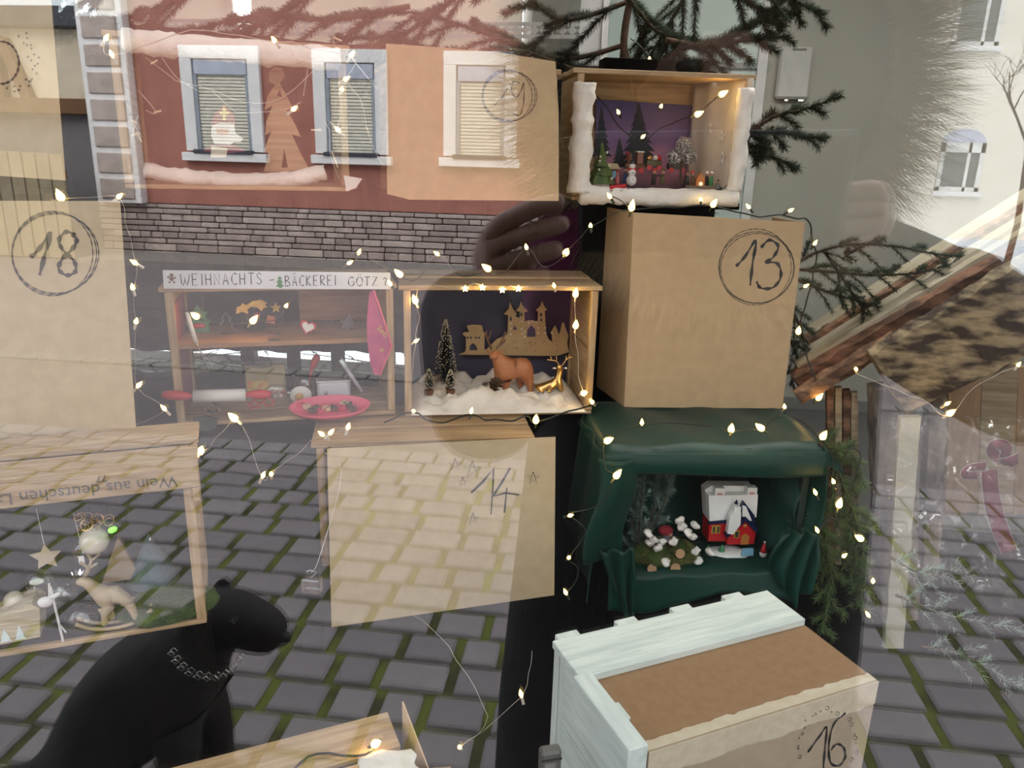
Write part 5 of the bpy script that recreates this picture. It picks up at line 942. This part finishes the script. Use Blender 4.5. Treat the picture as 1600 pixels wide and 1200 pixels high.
t,o = WI('hanging_star','flat pale wooden star hanging on a thread','ornament',72,870,.06); MB().prism(starpoly(0,0,.027,.5),-.002,.002).obj('star', mat('birch_wood',(.55,.46,.32),.7), t); MB().tube([(0,0,.026),(-.003,0,.10)],.0006,4).obj('thread', WHITE, t)
t,o = WI('pearl_bauble','round pearl white bauble topped with curled gold wire','bauble',147,845,.04); MB().ball((0,0,0),.026,28).obj('ball', mat('pearl_gloss',(.66,.62,.50),.15,coat=.5), t, smooth=True)
mb = MB(); rg = random.Random(9)
for k in range(14): c = Vector((rg.uniform(-.022,.034),rg.uniform(-.01,.01),rg.uniform(.030,.055))); r = rg.uniform(.006,.011); ax = rg.random()*3; mb.tube([c+Vector((r*math.cos(q_),r*.5*math.sin(q_+ax),r*math.sin(q_))) for q_ in [j*.6 for j in range(14)]],.0007,4)
mb.obj('wire_curls', GOLD, t)
t,o = WI('green_lamp','small glowing green lamp beside the pearl bauble','lamp',173,829,.03); MB().lathe([(.003,-.004),(.006,.0),(.0055,.008),(.001,.012)],10).obj('bulb', mat('green_glow',(.3,.9,.1),.4,emit=(.18,.85,.06),es=1.6), t, rot=(0,R(70),0), smooth=True)
t,o = WI('glass_bell','clear glass bell with a white tag hanging left of the pearl bauble','ornament',127,858,.05); MB().lathe([(.016,-.018),(.017,0),(.010,.014),(.002,.018)],18).obj('bell_glass', CLEAR, t, smooth=True); bx('tag', -.004,.006,-.018,-.016,-.022,-.006, WHITE, t); MB().tube([(0,0,.018),(-.004,0,.075)],.0006,4).obj('thread', WHITE, t)
t,o = WI('wooden_tree','plain triangular wooden tree at the back of the wine crate','decoration',190,905,.15,None); MB().prism([(-.036,-.0),(.036,0),(.004,.10)],-.006,.006).obj('tree_board', mat('tree_tan',(.40,.28,.16),.7), t)
t,o = WI('gauze_tree','blue grey gauze cone tree behind the glass baubles','decoration',240,905,.16,None)
g_ = MB(); g_.lathe([(.052,0),(.03,.05),(.002,.105)],18); g_.obj('gauze_cone', mat('blue_gauze',(.10,.17,.20),.9,(.07,.12,.15),30), t)
for k in range(9): MB().tube([(.05*math.cos(k*.7),-.05*abs(math.sin(k*.7)),.0),(.004,-.004,.10)],.0007,4).obj('silver_thread', SILVER, t)
t,o = WI('silver_flower','silver lotus shaped ornament with open petals','ornament',124,908,.05); mb = MB()
for j in range(3):
    for k in range(9):
        a_ = k*.698+j*.35; e_ = .35+.35*j; d = Vector((math.cos(a_)*math.cos(e_),math.sin(a_)*math.cos(e_),math.sin(e_))); s_ = Vector((-math.sin(a_),math.cos(a_),0)); mb.add([(0,0,0),d*.014+s_*.004,d*.024,d*.014-s_*.004],[(0,1,2,3)])
mb.obj('petals', SILVER, t)
t,o = WI('glass_bauble','clear glass bauble with a white ball as highlight left of the stork','bauble',62,908,.05); MB().ball((0,0,0),.024,24).obj('glass_ball', CLEAR, t, smooth=True); MB().ball((-.005,.0,-.0),.009,14,(1.4,1,.6)).obj('pearl_filling', mat('white_pearl',(.85,.9,.88),.15), t, smooth=True)  # white ball inside the glass stands in for the bauble's highlight
t,o = WI('glass_bauble','large clear glass bauble behind the white standing figure','bauble',97,925,.09); MB().ball((0,0,0),.030,24).obj('glass_ball', CLEAR, t, smooth=True)
t,o = WI('glass_bauble','low clear glass bauble in front of the wooden reindeer','bauble',130,965,.05); MB().ball((0,0,0),.034,24).obj('glass_ball', CLEAR, t, smooth=True)
t,o = WI('pearl_bauble','small cream pearl bauble on top of the sawn log','bauble',22,938,.06); MB().ball((0,0,0),.018,20).obj('ball', MT['pearl_gloss'], t, smooth=True)
t,o = WI('sawn_log','grooved pale piece of log painted with small white firs','log',30,1005,.02,None); mb = MB(); mb.prism([(-.10,0),(.035,.006),(.042,.065),(.03,.078),(.0,.072),(-.06,.050),(-.10,.045)],0,.06)
mb.obj('log_body', mat('log_grooved',(.62,.54,.36),.8,(.38,.31,.19),9,.8,18,st=(1,12,14)), t)
for x,h_ in ((-.02,.026),(.004,.030),(-.045,.024)): MB().prism([(x-.009,.008),(x+.009,.008),(x+.005,.016),(x+.007,.016),(x,h_+.008),(x-.007,.016),(x-.005,.016)],-.0012,0).obj('painted_fir', mat('ice_white',(.75,.9,.9),.5) if 'ice_white' not in MT else MT['ice_white'], t)
t,o = WI('stork_figure','slim white standing bird figure on thin legs','figurine',93,1003,.0,None); ex = .0016
MB().ball((-.012,0,.088),.012,14,(1.1,.7,.9)).obj('body', WHITE, t, smooth=True); MB().tube([(-.004,0,.095),(.006,0,.098),(.014,0,.102)],[.004,.005,.003],8).obj('head', WHITE, t, smooth=True); MB().tube([(-.006,0,.082),(-.001,0,.125)],.002,6).obj('neck', WHITE, t); 
MB().tube([(.0,0,.118),(.006,0,0)],.0022,6).obj('leg', WHITE, t); MB().tube([(.006,0,.035),(.013,0,.018)],.0015,6).obj('leg', WHITE, t)
t,o = WI('rocking_reindeer','carved pale wooden rocking reindeer in the wine crate','figurine',180,972,.02,None); t.scale = (1.3,1.3,1.3); RD = mat('carved_tan',(.48,.38,.24),.6,(.38,.29,.17),40)
V = [(.018,0,.045,.016),(-.006,0,.046,.016),(-.024,0,.062,.010),(-.032,0,.078,.009),(-.044,0,.074,.005),(-.010,-.006,.02,.006),(-.014,-.006,.0,.005),(.026,-.006,.02,.006),(.030,-.006,.0,.005),(-.006,.008,.02,.005),(-.004,.008,0,.005),(.022,.008,.02,.005),(.022,.008,.0,.005)]
skin('body', V, [(0,1),(1,2),(2,3),(3,4),(1,5),(5,6),(0,7),(7,8),(1,9),(9,10),(0,11),(11,12)], RD, t)
for y in (-.008,.008): MB().tube(cat([(-.05,y,.012),(-.03,y,.0),(0,y,-.005),(.03,y,.0),(.052,y,.016)],4),.003,6).obj('rocker', RD, t, smooth=True)
for sg in (-1,1):
    mb = MB(); mb.tube(cat([(-.03,sg*.003,.085),(-.022,sg*.012,.10),(-.03,sg*.018,.115)],4),.0022,6); mb.tube([(-.023,sg*.011,.099),(-.010,sg*.014,.108)],.0018,6); mb.obj('antler', RD, t, smooth=True)
p0 = P(488,905,.75); t = T('clear_ornament','small clear acrylic gift ornament hanging on a thread left of sheet fourteen','ornament',P(488,925,1.35),0); mb = MB(); mb.box(-.020,.020,-.012,.012,0,.034,.003); mb.obj('acrylic_block', FOIL, t); MB().tube(cat([(0,0,.035),(-.010,0,.046),(.0,0,.05),(.010,0,.046),(0,0,.035)],4),.0018,6).obj('bow', CLEAR, t); MB().tube(cat([(0,0,.045),(.02,0,.085),(.03,.12,.22),P(503,705,1.66)-t.location],5),.0006,4).obj('thread', WHITE, t)
# --- white crate 16
F16 = Fr((.100,.975,.322), 29.5)
stand('black_cloth_stand', 0,.46,.02,.26,.322, F16.yaw, (F16.loc.x,F16.loc.y,CZ), 'low black draped stand under the white painted crate')
t = crate(F16, 'white painted wooden crate with brown paper front numbered 16', w=.46, h=.33, d=.27, m=(WW['x'],WW['y'],WW['z']), top=False)
bx('top_board', -.015,.475,.165,.275,.318,.333, WW['x'], t); bx('side_rim', -.026,.008,-.012,.17,.235,.336, WW['y'], t)
for k in range(4): bx('back_slat', .0+.125*k,.045+.125*k,.275,.295,.05,.330, WW['z'], t)
bx('rim_block', .010,.022,.06,.10,.318,.324, WW['y'], t)
bx('kraft_cover', .010,.475,-.008,.175,.3165,.3195, KRAFT, t, .0005); bx('kraft_front', .010,.475,-.012,-.008,.02,.3195, mat('grey_card',(.42,.34,.245),.85,(.38,.305,.22),30,.1,300), t, .0005)
a_ = [(.010,.318)]; N = 40
low = [(.010+.465*i/N, .272+.004*noise.noise(Vector((i*.9,0,0)))+.003*math.sin(i*.5)) for i in range(N+1)]
MB().prism([(.475,.320),(.010,.320)]+low, -.0132,-.0120).obj('torn_edge', KRAFTE, t); top_ = [(.010+.465*i/N, .004*noise.noise(Vector((i*1.3,5,0)))) for i in range(N+1)]
mb = MB(); vs = [(x,-.008,.3198) for x,z in top_]+[(x,.012+z*2,.3202) for x,z in top_]; mb.add(vs,[(i,i+1,N+2+i,N+1+i) for i in range(N)]); mb.obj('torn_edge', KRAFTE, t)
F16b = Fr(F16.m @ Vector((0,-.0125,0)), 29.5); ink = MB()
for pts,w_ in (([(1262,1175),(1280,1150),(1291,1136),(1289,1165),(1286,1200)],.0045),([(1321,1114),(1303,1130),(1295,1160),(1297,1190),(1310,1196),(1320,1184),(1318,1168),(1307,1162),(1298,1172)],.0045)): pst(ink,F16b,O0,pts,w_,-.0129,True)
for k in range(24):
    a2 = R(205-k*11.5); x = 1292+45*math.cos(a2)+rnd.uniform(-3,3); y = 1160-60*math.sin(a2)*.85+rnd.uniform(-5,5); r_ = rnd.choice((1,2,3)); pst(ink,F16b,O0,[(x+r_*math.cos(q_),y+r_*math.sin(q_)) for q_ in [j*.9 for j in range(8)]],.0011,-.0129)
ink.obj('pen_number', INK, t)
t = T('power_adapter','grey plug adapter hanging at the left side of the white crate','adapter',P(845,1215,1.0),(0,0,R(20))); bx('adapter_body', 0,.034,0,.022,-.02,.045, mat('adapter_grey',(.12,.115,.11),.5), t, c=.004); bx('adapter_label', .006,.024,-.0006,0,.0,.025, mat('label_grey',(.25,.24,.23),.6), t); bx('adapter_rib', .0,.034,-.001,.0,.030,.034, INK, t)
# --- crate at the bottom edge
c_ = Zp(600,1120,.425); yw = 30; cy_,sy_ = math.cos(R(yw)),math.sin(R(yw)); FBt = Fr((c_.x-.46*cy_+.20*sy_, c_.y-.46*sy_-.20*cy_, .145), yw)
t = crate(FBt, 'pale wooden crate at the bottom edge lit by two fairy bulbs', w=.46, h=.28, d=.21, topn=2, gap=.012)
a = Zp(628,1096,.47); t = T('open_card_flap','open cardboard flap standing up right of the bottom crate','cardboard',(a.x,a.y,CZ),0)
b = P(668,1200,a.y-.10); c2 = P(712,1215,a.y-.05)
mb = MB(); q0 = Vector((0,0,a.z-CZ)); q1 = b-Vector((a.x,a.y,CZ)); q2 = Vector((q1.x+.035,q1.y+.03,q1.z-.02)); dn = Vector((0,0,-.2)); th = Vector((.003,0,0)); low0 = Vector((q0.x,q0.y,.0)); 
mb.add([q0,q1,q2,q2+dn*.9,low0,q0+th,q1+th,q2+th,q2+dn*.9+th,low0+th],[(0,1,2,3,4),(9,8,7,6,5),(0,5,6,1),(1,6,7,2),(2,7,8,3),(3,8,9,4),(4,9,5,0)]).obj('flap', CARD, t)
mb = MB(); mb.ball((0,0,0),.05,24,(1.2,.8,.3),.6,30); tag(mb.obj('cotton_tuft', COTTON, loc=FBt.m @ Vector((.44,.05,.288)), smooth=True), 'flat cotton wad lying on the bottom edge crate', 'cotton')
# --- spruce tree behind the tower
base = P(975,100,2.72); tr = T('spruce_tree','tall dark spruce standing behind the crate tower','tree',(base.x+.03,base.y,CZ),0)
MB().tube(cat([Vector((.06,0,0)),Vector((.04,0,.8)),Vector((0,0,1.5)),P(975,60,2.72)-tr.location,P(1000,-60,2.72)-tr.location],6),[.022]*10+[.018]*8+[.012]*8,9).obj('trunk', TWIG, tr, smooth=True)
BL = [([(978,70),(880,92),(780,60),(660,22),(560,20)],.30,14,2.75),([(985,100),(900,108),(820,82),(720,84),(600,60),(520,62)],.26,14,2.7),([(990,0),(880,30),(800,-20),(700,-30)],.28,10,2.8),([(760,-40),(620,60),(520,80)],.24,9,2.6),
 ([(640,10),(520,30),(400,25),(280,50),(190,40)],.26,14,2.6),([(520,-30),(400,40),(300,70)],.2,8,2.55),([(330,-30),(230,20),(120,32),(10,20)],.24,12,2.5),([(200,-40),(100,20),(20,45)],.2,8,2.5),([(120,-30),(60,30),(30,50)],.18,6,2.5),
 ([(1000,118),(1060,80),(1130,62),(1185,35),(1245,-20)],.22,10,2.65),([(1040,62),(1110,72),(1170,62),(1232,57)],.16,8,2.62),([(1095,-50),(1050,30),(1005,105)],.22,10,2.7),([(1010,118),(1080,98),(1120,122),(1158,130)],.16,9,2.6),([(960,-30),(1000,20),(1030,50),(1090,65)],.2,8,2.66),([(1120,-40),(1180,10),(1225,20)],.18,7,2.6),([(1150,-40),(1215,-10),(1288,22)],.16,6,2.6),
 ([(1100,240),(1160,212),(1210,182),(1260,170),(1313,150)],.10,7,2.5),([(1110,240),(1165,212),(1215,208),(1290,216)],.13,9,2.5),([(1110,250),(1160,226),(1195,240),(1242,262)],.11,7,2.48)]
for i,(pts,tl,nt_,d) in enumerate(BL): bough(tr, [P(x,y,d+(.02 if j%2 else 0))-tr.location for j,(x,y) in enumerate(pts)], tl, nt_, .025,.0022,3300,NEEDLEB if i < 9 else NEEDLE,.009,seed=i,ang=48,droop=.28)
tm = T('spruce_bough','long green spruce bough reaching over the plank roof','branch',P(1235,420,2.35),0)
for i,(pts,tl,nt_) in enumerate((([(1225,425),(1275,395),(1330,382),(1400,385),(1470,398),(1548,402)],.13,10),([(1230,420),(1300,425),(1370,430),(1440,425),(1500,408)],.13,12),([(1230,430),(1290,455),(1340,470),(1375,480)],.11,8),([(1228,470),(1250,510),(1262,560)],.10,6),([(1228,520),(1246,560),(1235,600)],.08,5),([(1320,400),(1372,372)],.05,3),([(1290,395),(1330,455),(1360,500)],.10,7))):
    bough(tm, [P(x,y,2.35)-tm.location for x,y in pts], tl, nt_, .017,.002,2200,NEEDLE,.005,seed=40+i,ang=45,droop=.25)
lb_ = T('spruce_bough','dark spruce twigs seen through the slot in the black backdrop','branch',P(400,600,4.15),0)
for i,pts in enumerate(([(180,575),(300,560),(420,545)],[(650,580),(540,560),(440,550)],[(240,540),(330,565),(400,580)],[(600,535),(660,560),(700,585)])): bough(lb_, [P(x,y,4.15)-lb_.location for x,y in pts], .16, 8, .02,.0024,1100,NEEDLEB,.005,seed=90+i,ang=45,droop=.2)
tb = T('fir_bough','green fir boughs hanging at the right of the draped crate','branch',P(1290,700,1.95),0)
for i,(pts,tl,nt_) in enumerate((([(1280,690),(1305,730),(1330,790),(1345,840),(1352,905)],.12,10),([(1290,760),(1290,840),(1300,900),(1285,985)],.12,11),([(1285,780),(1262,830),(1245,870)],.07,7),([(1300,800),(1340,880),(1345,950)],.08,9),([(1282,700),(1300,700),(1335,715),(1345,760)],.07,7))):
    bough(tb, [P(x,y,1.86)-tb.location for x,y in pts], tl, nt_, .022,.0024,2000,FIRN,.004,seed=60+i,ang=42,droop=.1)
gb = T('fir_twigs','pale fir twigs lying on the black floor at the right','branch',P(1480,960,1.7),0)  # needles take the pale blue fir colour
for i,pts in enumerate(([(1400,930),(1480,960),(1600,985)],[(1440,1010),(1520,1030),(1620,1090)],[(1390,870),(1450,900),(1500,890)])): bough(gb, [P(x,y,1.7)-gb.location for x,y in pts], .10, 8, .018,.002,700,BLUEN,.004,seed=80+i,ang=42,droop=.1)
# --- rustic plank roof and posts at the right
st_ = T('rustic_shelter','rustic shelter of rough bark edged planks and posts','shelter',P(1400,640,2.3).to_tuple()[:2]+(CZ,),0); SO = st_.location
def plank(nm, A, B, wd, th, m, seed=0, par=st_, amp=.004, n=40, taper=0):
    A = Vector(A)-SO; B = Vector(B)-SO; t = (B-A).normalized(); dp_ = Vector((0,1,0)); dp_ = (dp_-t*dp_.dot(t)).normalized(); up = dp_.cross(t) if dp_.cross(t).z > 0 else t.cross(dp_); vs = []; fs = []
    sec = [(-.5,-.5),(0,-.56),(.5,-.5),(.56,0),(.5,.5),(0,.52),(-.5,.5),(-.56,0)]
    for i in range(n+1):
        p = A.lerp(B,i/n); w_ = wd*(1+taper*i/n)
        for j,(a,b) in enumerate(sec): q_ = p+up*(a*w_*(.9))+dp_*(b*th); q_ = q_+(up*noise.noise(q_*18+Vector((seed,0,j)))+dp_*noise.noise(q_*25+Vector((0,seed,j))))*amp; vs.append(q_)
    for i in range(n):
        for j in range(8): fs.append((i*8+j,i*8+(j+1)%8,(i+1)*8+(j+1)%8,(i+1)*8+j))
    fs += [tuple(range(8))[::-1], tuple(n*8+j for j in range(8))]
    return MB().add(vs,fs).obj(nm, m, par)
BKX = {k: mat('bark_plank_'+k, c1, .9, c2, 9, 1.0, 30, st=(1.3,2,3.5), lo=.42, hi=.62, det=10) for k,c1,c2 in (('a',(.24,.12,.07),(.07,.035,.02)),('b',(.38,.30,.18),(.05,.035,.025)),('c',(.30,.17,.10),(.09,.05,.03)))}
EDG = mat('light_plank_edge',(.44,.40,.30),.8,(.33,.29,.20),8,.3,20)
plank('roof_plank', P(1266,520,2.48),P(1680,258,2.48),.022,.09,EDG,1,amp=.001); plank('roof_plank', P(1262,536,2.44),P(1680,275,2.44),.040,.08,BKX['c'],2)
plank('roof_plank', P(1252,556,2.38),P(1680,292,2.38),.022,.08,EDG,3,amp=.001); plank('roof_plank', P(1246,575,2.34),P(1680,318,2.34),.045,.08,EDG,4,amp=.002); plank('roof_plank', P(1244,598,2.28),P(1680,345,2.28),.060,.07,BKX['a'],5,amp=.008)
plank('roof_plank', P(1245,620,2.22),P(1400,528,2.22),.040,.06,BKX['c'],6,amp=.009)
plank('bark_board', P(1385,598,2.10),P(1720,412,2.10),.215,.05,BKX['b'],7,amp=.010,taper=.25)
for i,x in enumerate((1296,1309,1322,1334)): plank('thin_post', P(x,600+4*i,2.26),P(x+ (0 if i else 2),880,2.26),.020,.02,SAWN if i%2 else BKX['c'],10+i,amp=.002)
plank('birch_post', P(1392,600,2.2),P(1400,960,2.2),.12,.07,BIRCH,20,amp=.006); plank('birch_post', P(1462,610,2.2),P(1450,900,2.2),.05,.05,BIRCH,21,amp=.005)
plank('pale_board', P(1421,650,2.05),P(1395,1010,2.05),.055,.02,mat('split_pale',(.62,.62,.50),.8,(.50,.50,.38),8,.3,20),22,amp=.004)
for i,(x0,x1) in enumerate(((1482,1532),(1534,1588),(1590,1650),(1652,1720))):
    plank('pine_panel', P((x0+x1)/2,570,2.5),P((x0+x1)/2-8,800,2.5),(x1-x0)*.00212,.018,SAWN if i%2 else mat('pine_panel_wood',(.46,.32,.19),.7,(.36,.24,.13),5,.2,20,st=(9,9,1)),30+i,amp=.0008)
    if i in (1,2): MB().ball((0,0,0),.010,14,(1,.12,1)).obj('knot', BROWN, st_, loc=P((x0+x1)/2,695 if i == 1 else 600,2.486)-SO)
bo = T('ribbon_bow','dark red ribbon bow with pale edges and a long tail','ribbon',P(1562,705,2.2),0); RIB = mat('burgundy_ribbon',(.22,.008,.045),.6,(.14,.005,.03),20); B0 = bo.location
def strip(nm, pts, wd, m, par, tw=0, n=6):
    path = cat([Vector(p) for p in pts], n); N = len(path); vs = []; e1 = []; e2 = []
    for i,p in enumerate(path):
        t = (path[min(i+1,N-1)]-path[max(i-1,0)]).normalized(); s_ = t.cross(Vector((0,1,0))).normalized(); a = p-s_*wd/2; b = p+s_*wd/2+Vector((0,tw*math.sin(i*.5),0)); vs += [a,b]; e1.append(a); e2.append(b)
    o = MB().add(vs,[(2*i,2*i+1,2*i+3,2*i+2) for i in range(N-1)]).obj(nm, m, par, smooth=True); o.modifiers.new('t','SOLIDIFY').thickness = .0012
    for e in (e1,e2): MB().tube(e,.0012,4).obj('ribbon_edge', WHITE, par)
    return o
pb = lambda x,y,d=2.2: P(x,y,d)-B0
strip('bow_loop', [pb(1565,722),pb(1550,705,2.18),pb(1556,694,2.16),pb(1572,700,2.17),pb(1568,718)], .030, RIB, bo); strip('bow_loop', [pb(1562,722),pb(1578,722,2.17),pb(1590,716,2.19)], .034, RIB, bo)
strip('bow_loop', [pb(1540,728),pb(1515,732,2.18),pb(1508,742,2.17),pb(1530,742)], .024, RIB, bo); strip('ribbon_tail', [pb(1546,735),pb(1550,780),pb(1560,820),pb(1578,862)], .045, RIB, bo, .004)
fo = T('foil_wrap','crumpled clear foil spread over the posts and floor at the right','foil',P(1500,700,1.8),0); 
def foil(u,v): x,y = 1370+260*u+40*(1-u)*v, 650+300*v; p = P(x,y,1.80+.10*noise.noise(Vector((u*5,v*5,0)))+.03*noise.noise(Vector((u*14,v*14,3)))); return p-fo.location
cloth_grid('foil_sheet', foil, 40, 40, clearmat('thin_foil',(.97,.97,.97),.35,.18,.035), fo, .0004)
# --- fairy lights
bulb_string('fairy_light_string','fairy lights hanging down the dark left side between sheet 18 and the bakery', pl([(60,313),(97,312),(184,309),(196,360),(213,412),(208,452),(212,505),(215,604),(258,640),(200,670),(212,684),(312,708),(369,656),(410,745),(424,742),(470,700),(505,680),(515,678),(543,670)],1.45), CLEARW, .0005, bulbs=pl([(97,312),(184,309),(213,412),(208,452),(212,505),(215,604),(258,640),(200,670),(212,684),(312,708),(369,656),(410,745),(424,742),(505,680),(515,678),(543,670)],1.45), big=(0,9,10))
bulb_string('fairy_light_string','thin wire fairy lights looped over the bishop crate', pl([(164,62),(176,88),(300,50),(430,65),(548,88),(538,125),(533,142),(530,205)],1.62), CLEARW, .0009, bulbs=pl([(164,62),(176,88),(430,65),(548,88),(538,125),(533,142),(530,205),(457,172)],1.62))
bulb_string('fairy_light_string','fairy lights lying on the deer crate and climbing to the tower', pl([(544,412),(560,397),(627,431),(650,440),(685,398),(720,432),(765,422),(790,425),(823,389),(850,418),(883,397),(923,355),(950,338),(986,328),(954,309)],1.80), WIRE, .0013, bulbs=pl([(544,412),(560,397),(627,431),(611,445),(685,398),(765,422),(823,389),(883,397),(923,355),(986,328),(954,309)],1.80), big=(2,5,7,9))
bulb_string('star_light_string','string of small star lights hanging inside the top of the deer crate', [FD.wp(x,y,-.004) for x,y in ((680,446),(705,450),(727,451),(738,446),(754,449),(770,452),(785,453),(798,446),(810,451),(866,448))], CLEARW, .0009, bulbs=[FD.wp(x,y,-.006) for x,y in ((727,451),(754,449),(785,453),(810,451))], star=True)
bulb_string('fairy_light_string','fairy lights running down the posts of the deer crate', [FD.wp(x,y,-.006) for x,y in ((866,448),(890,450),(899,463),(900,490),(899,512),(902,560),(910,615),(925,628))], CLEARW, .0009, bulbs=[FD.wp(x,y,-.008) for x,y in ((866,448),(899,463),(899,512),(910,615),(925,628))], big=(1,2,3))
bulb_string('fairy_light_string','fairy lights along the left post of the deer crate', [FD.wp(x,y,.01) for x,y in ((655,445),(650,473),(655,500),(648,534),(642,600),(647,640))], CLEARW, .0009, bulbs=[FD.wp(x,y,.008) for x,y in ((650,473),(648,534))], big=(0,))
bulb_string('fairy_light_string','dark fairy light cable lying below the deer crate', pl([(600,660),(647,645),(665,655),(700,660),(736,648),(760,655),(800,655),(825,650),(837,660),(900,640),(935,632)],1.76), WIRE, .0022, bulbs=pl([(647,643),(736,645),(837,660),(925,630)],1.75), big=(2,))
bulb_string('fairy_light_string','fairy light cable draped over the top of box 13 and down its right side', [P(x,y,d) for x,y,d in ((975,328,2.08),(1040,326,2.1),(1113,322,2.1),(1160,334,2.12),(1233,338,2.12),(1262,345,2.14),(1266,370,2.16),(1274,400,2.2),(1262,470,2.22),(1248,520,2.25),(1262,560,2.25),(1277,600,2.2),(1277,624,2.2))], WIRE, .0022, bulbs=pl([(1113,322,2.1),(1171,325,2.12),(1233,330,2.12),(1272,382,2.16),(1257,448,2.2),(1247,521,2.25),(1277,624,2.2),(1095,314,2.1)],2.1), big=(0,5,6))
bulb_string('fairy_light_string','fairy lights across the green cloth and down its left side', [P(x,y,d) for x,y,d in ((1226,640,1.95),(1192,668,1.78),(1142,672,1.77),(1100,662,1.78),(1003,663,1.78),(960,680,1.72),(946,690,1.68),(945,730,1.66),(961,746,1.64),(930,790,1.64),(889,806,1.64),(915,830,1.64),(888,872,1.64),(905,890,1.64),(885,928,1.64))], WIRE, .0018, bulbs=[P(x,y,d) for x,y,d in ((1226,638,1.95),(1192,671,1.76),(1142,674,1.75),(1003,663,1.77),(946,690,1.67),(961,746,1.63),(889,806,1.63),(888,872,1.63),(885,928,1.63))], big=(1,2,4,5))
bulb_string('fairy_light_string','fairy lights twisted through the green fir boughs', pl([(1240,650),(1284,685),(1300,720),(1303,755),(1325,700),(1346,720),(1310,792),(1278,831),(1300,810),(1347,843),(1317,870),(1364,910),(1350,930),(1358,963)],1.78), WIRE, .0016, bulbs=pl([(1284,685),(1303,755),(1275,772),(1310,792),(1278,831),(1347,843),(1317,870),(1364,910),(1358,963)],1.76), big=(0,3,5))
bulb_string('fairy_light_string','fairy lights caught on the plank ends at the right edge', pl([(1340,585),(1440,625),(1481,648),(1530,600),(1590,572)],1.98), CLEARW, .0009, bulbs=pl([(1338,578),(1478,632),(1481,648),(1590,572)],1.98), big=(2,))
bulb_string('fairy_light_string','fairy lights strung inside the train crate', [FT.wp(x,y,k) for x,y,k in ((932,150,.1),(960,185,.1),(985,215,.15),(1000,225,.16),(1040,195,.15),(1087,180,.05),(1110,160,.02),(1125,147,.02))], WIRE, .0016, bulbs=[FT.wp(x,y,k) for x,y,k in ((967,177,.1),(1003,215,.12),(1032,168,.12),(1087,180,.04),(1125,149,.02))], big=(4,3))
bulb_string('fairy_light_string','fairy light hanging in the spruce above the tower', pl([(985,60),(1005,80),(1015,95),(1060,110),(1135,133)],2.3), WIRE, .0014, bulbs=pl([(1015,95),(1135,133)],2.3), n=4)
bulb_string('fairy_light_string','fairy lights on the crate at the bottom edge', [FBt.m @ Vector(v) for v in ((-.02,.1,.29),(.10,.12,.288),(.22,.08,.29),(.30,.14,.288),(.40,.10,.29),(.44,.14,.288))], WIRE, .0022, bulbs=[FBt.m @ Vector(v) for v in ((.10,.12,.291),(.24,.08,.292),(.42,.12,.292))], big=(2,))
bulb_string('fairy_light_string','two loose fairy lights hanging before the reflected pavement', [P(640,955,1.55),P(700,1010,1.4),P(760,1120,1.3),P(719,1168,1.3),P(815,1088,1.3),P(830,1020,1.35)], CLEARW, .0006, bulbs=pl([(719,1168),(815,1088)],1.3))
bulb_string('fairy_light_string','fairy lights resting on the shelf of the toy bakery', [FB.wp(x,y,.06) for x,y in ((315,455),(318,480),(309,496),(350,505),(393,504),(430,500),(446,480),(460,458))], WIRE, .0012, bulbs=[FB.wp(x,y,.05) for x,y in ((309,496),(393,504),(446,480))], big=(0,1))
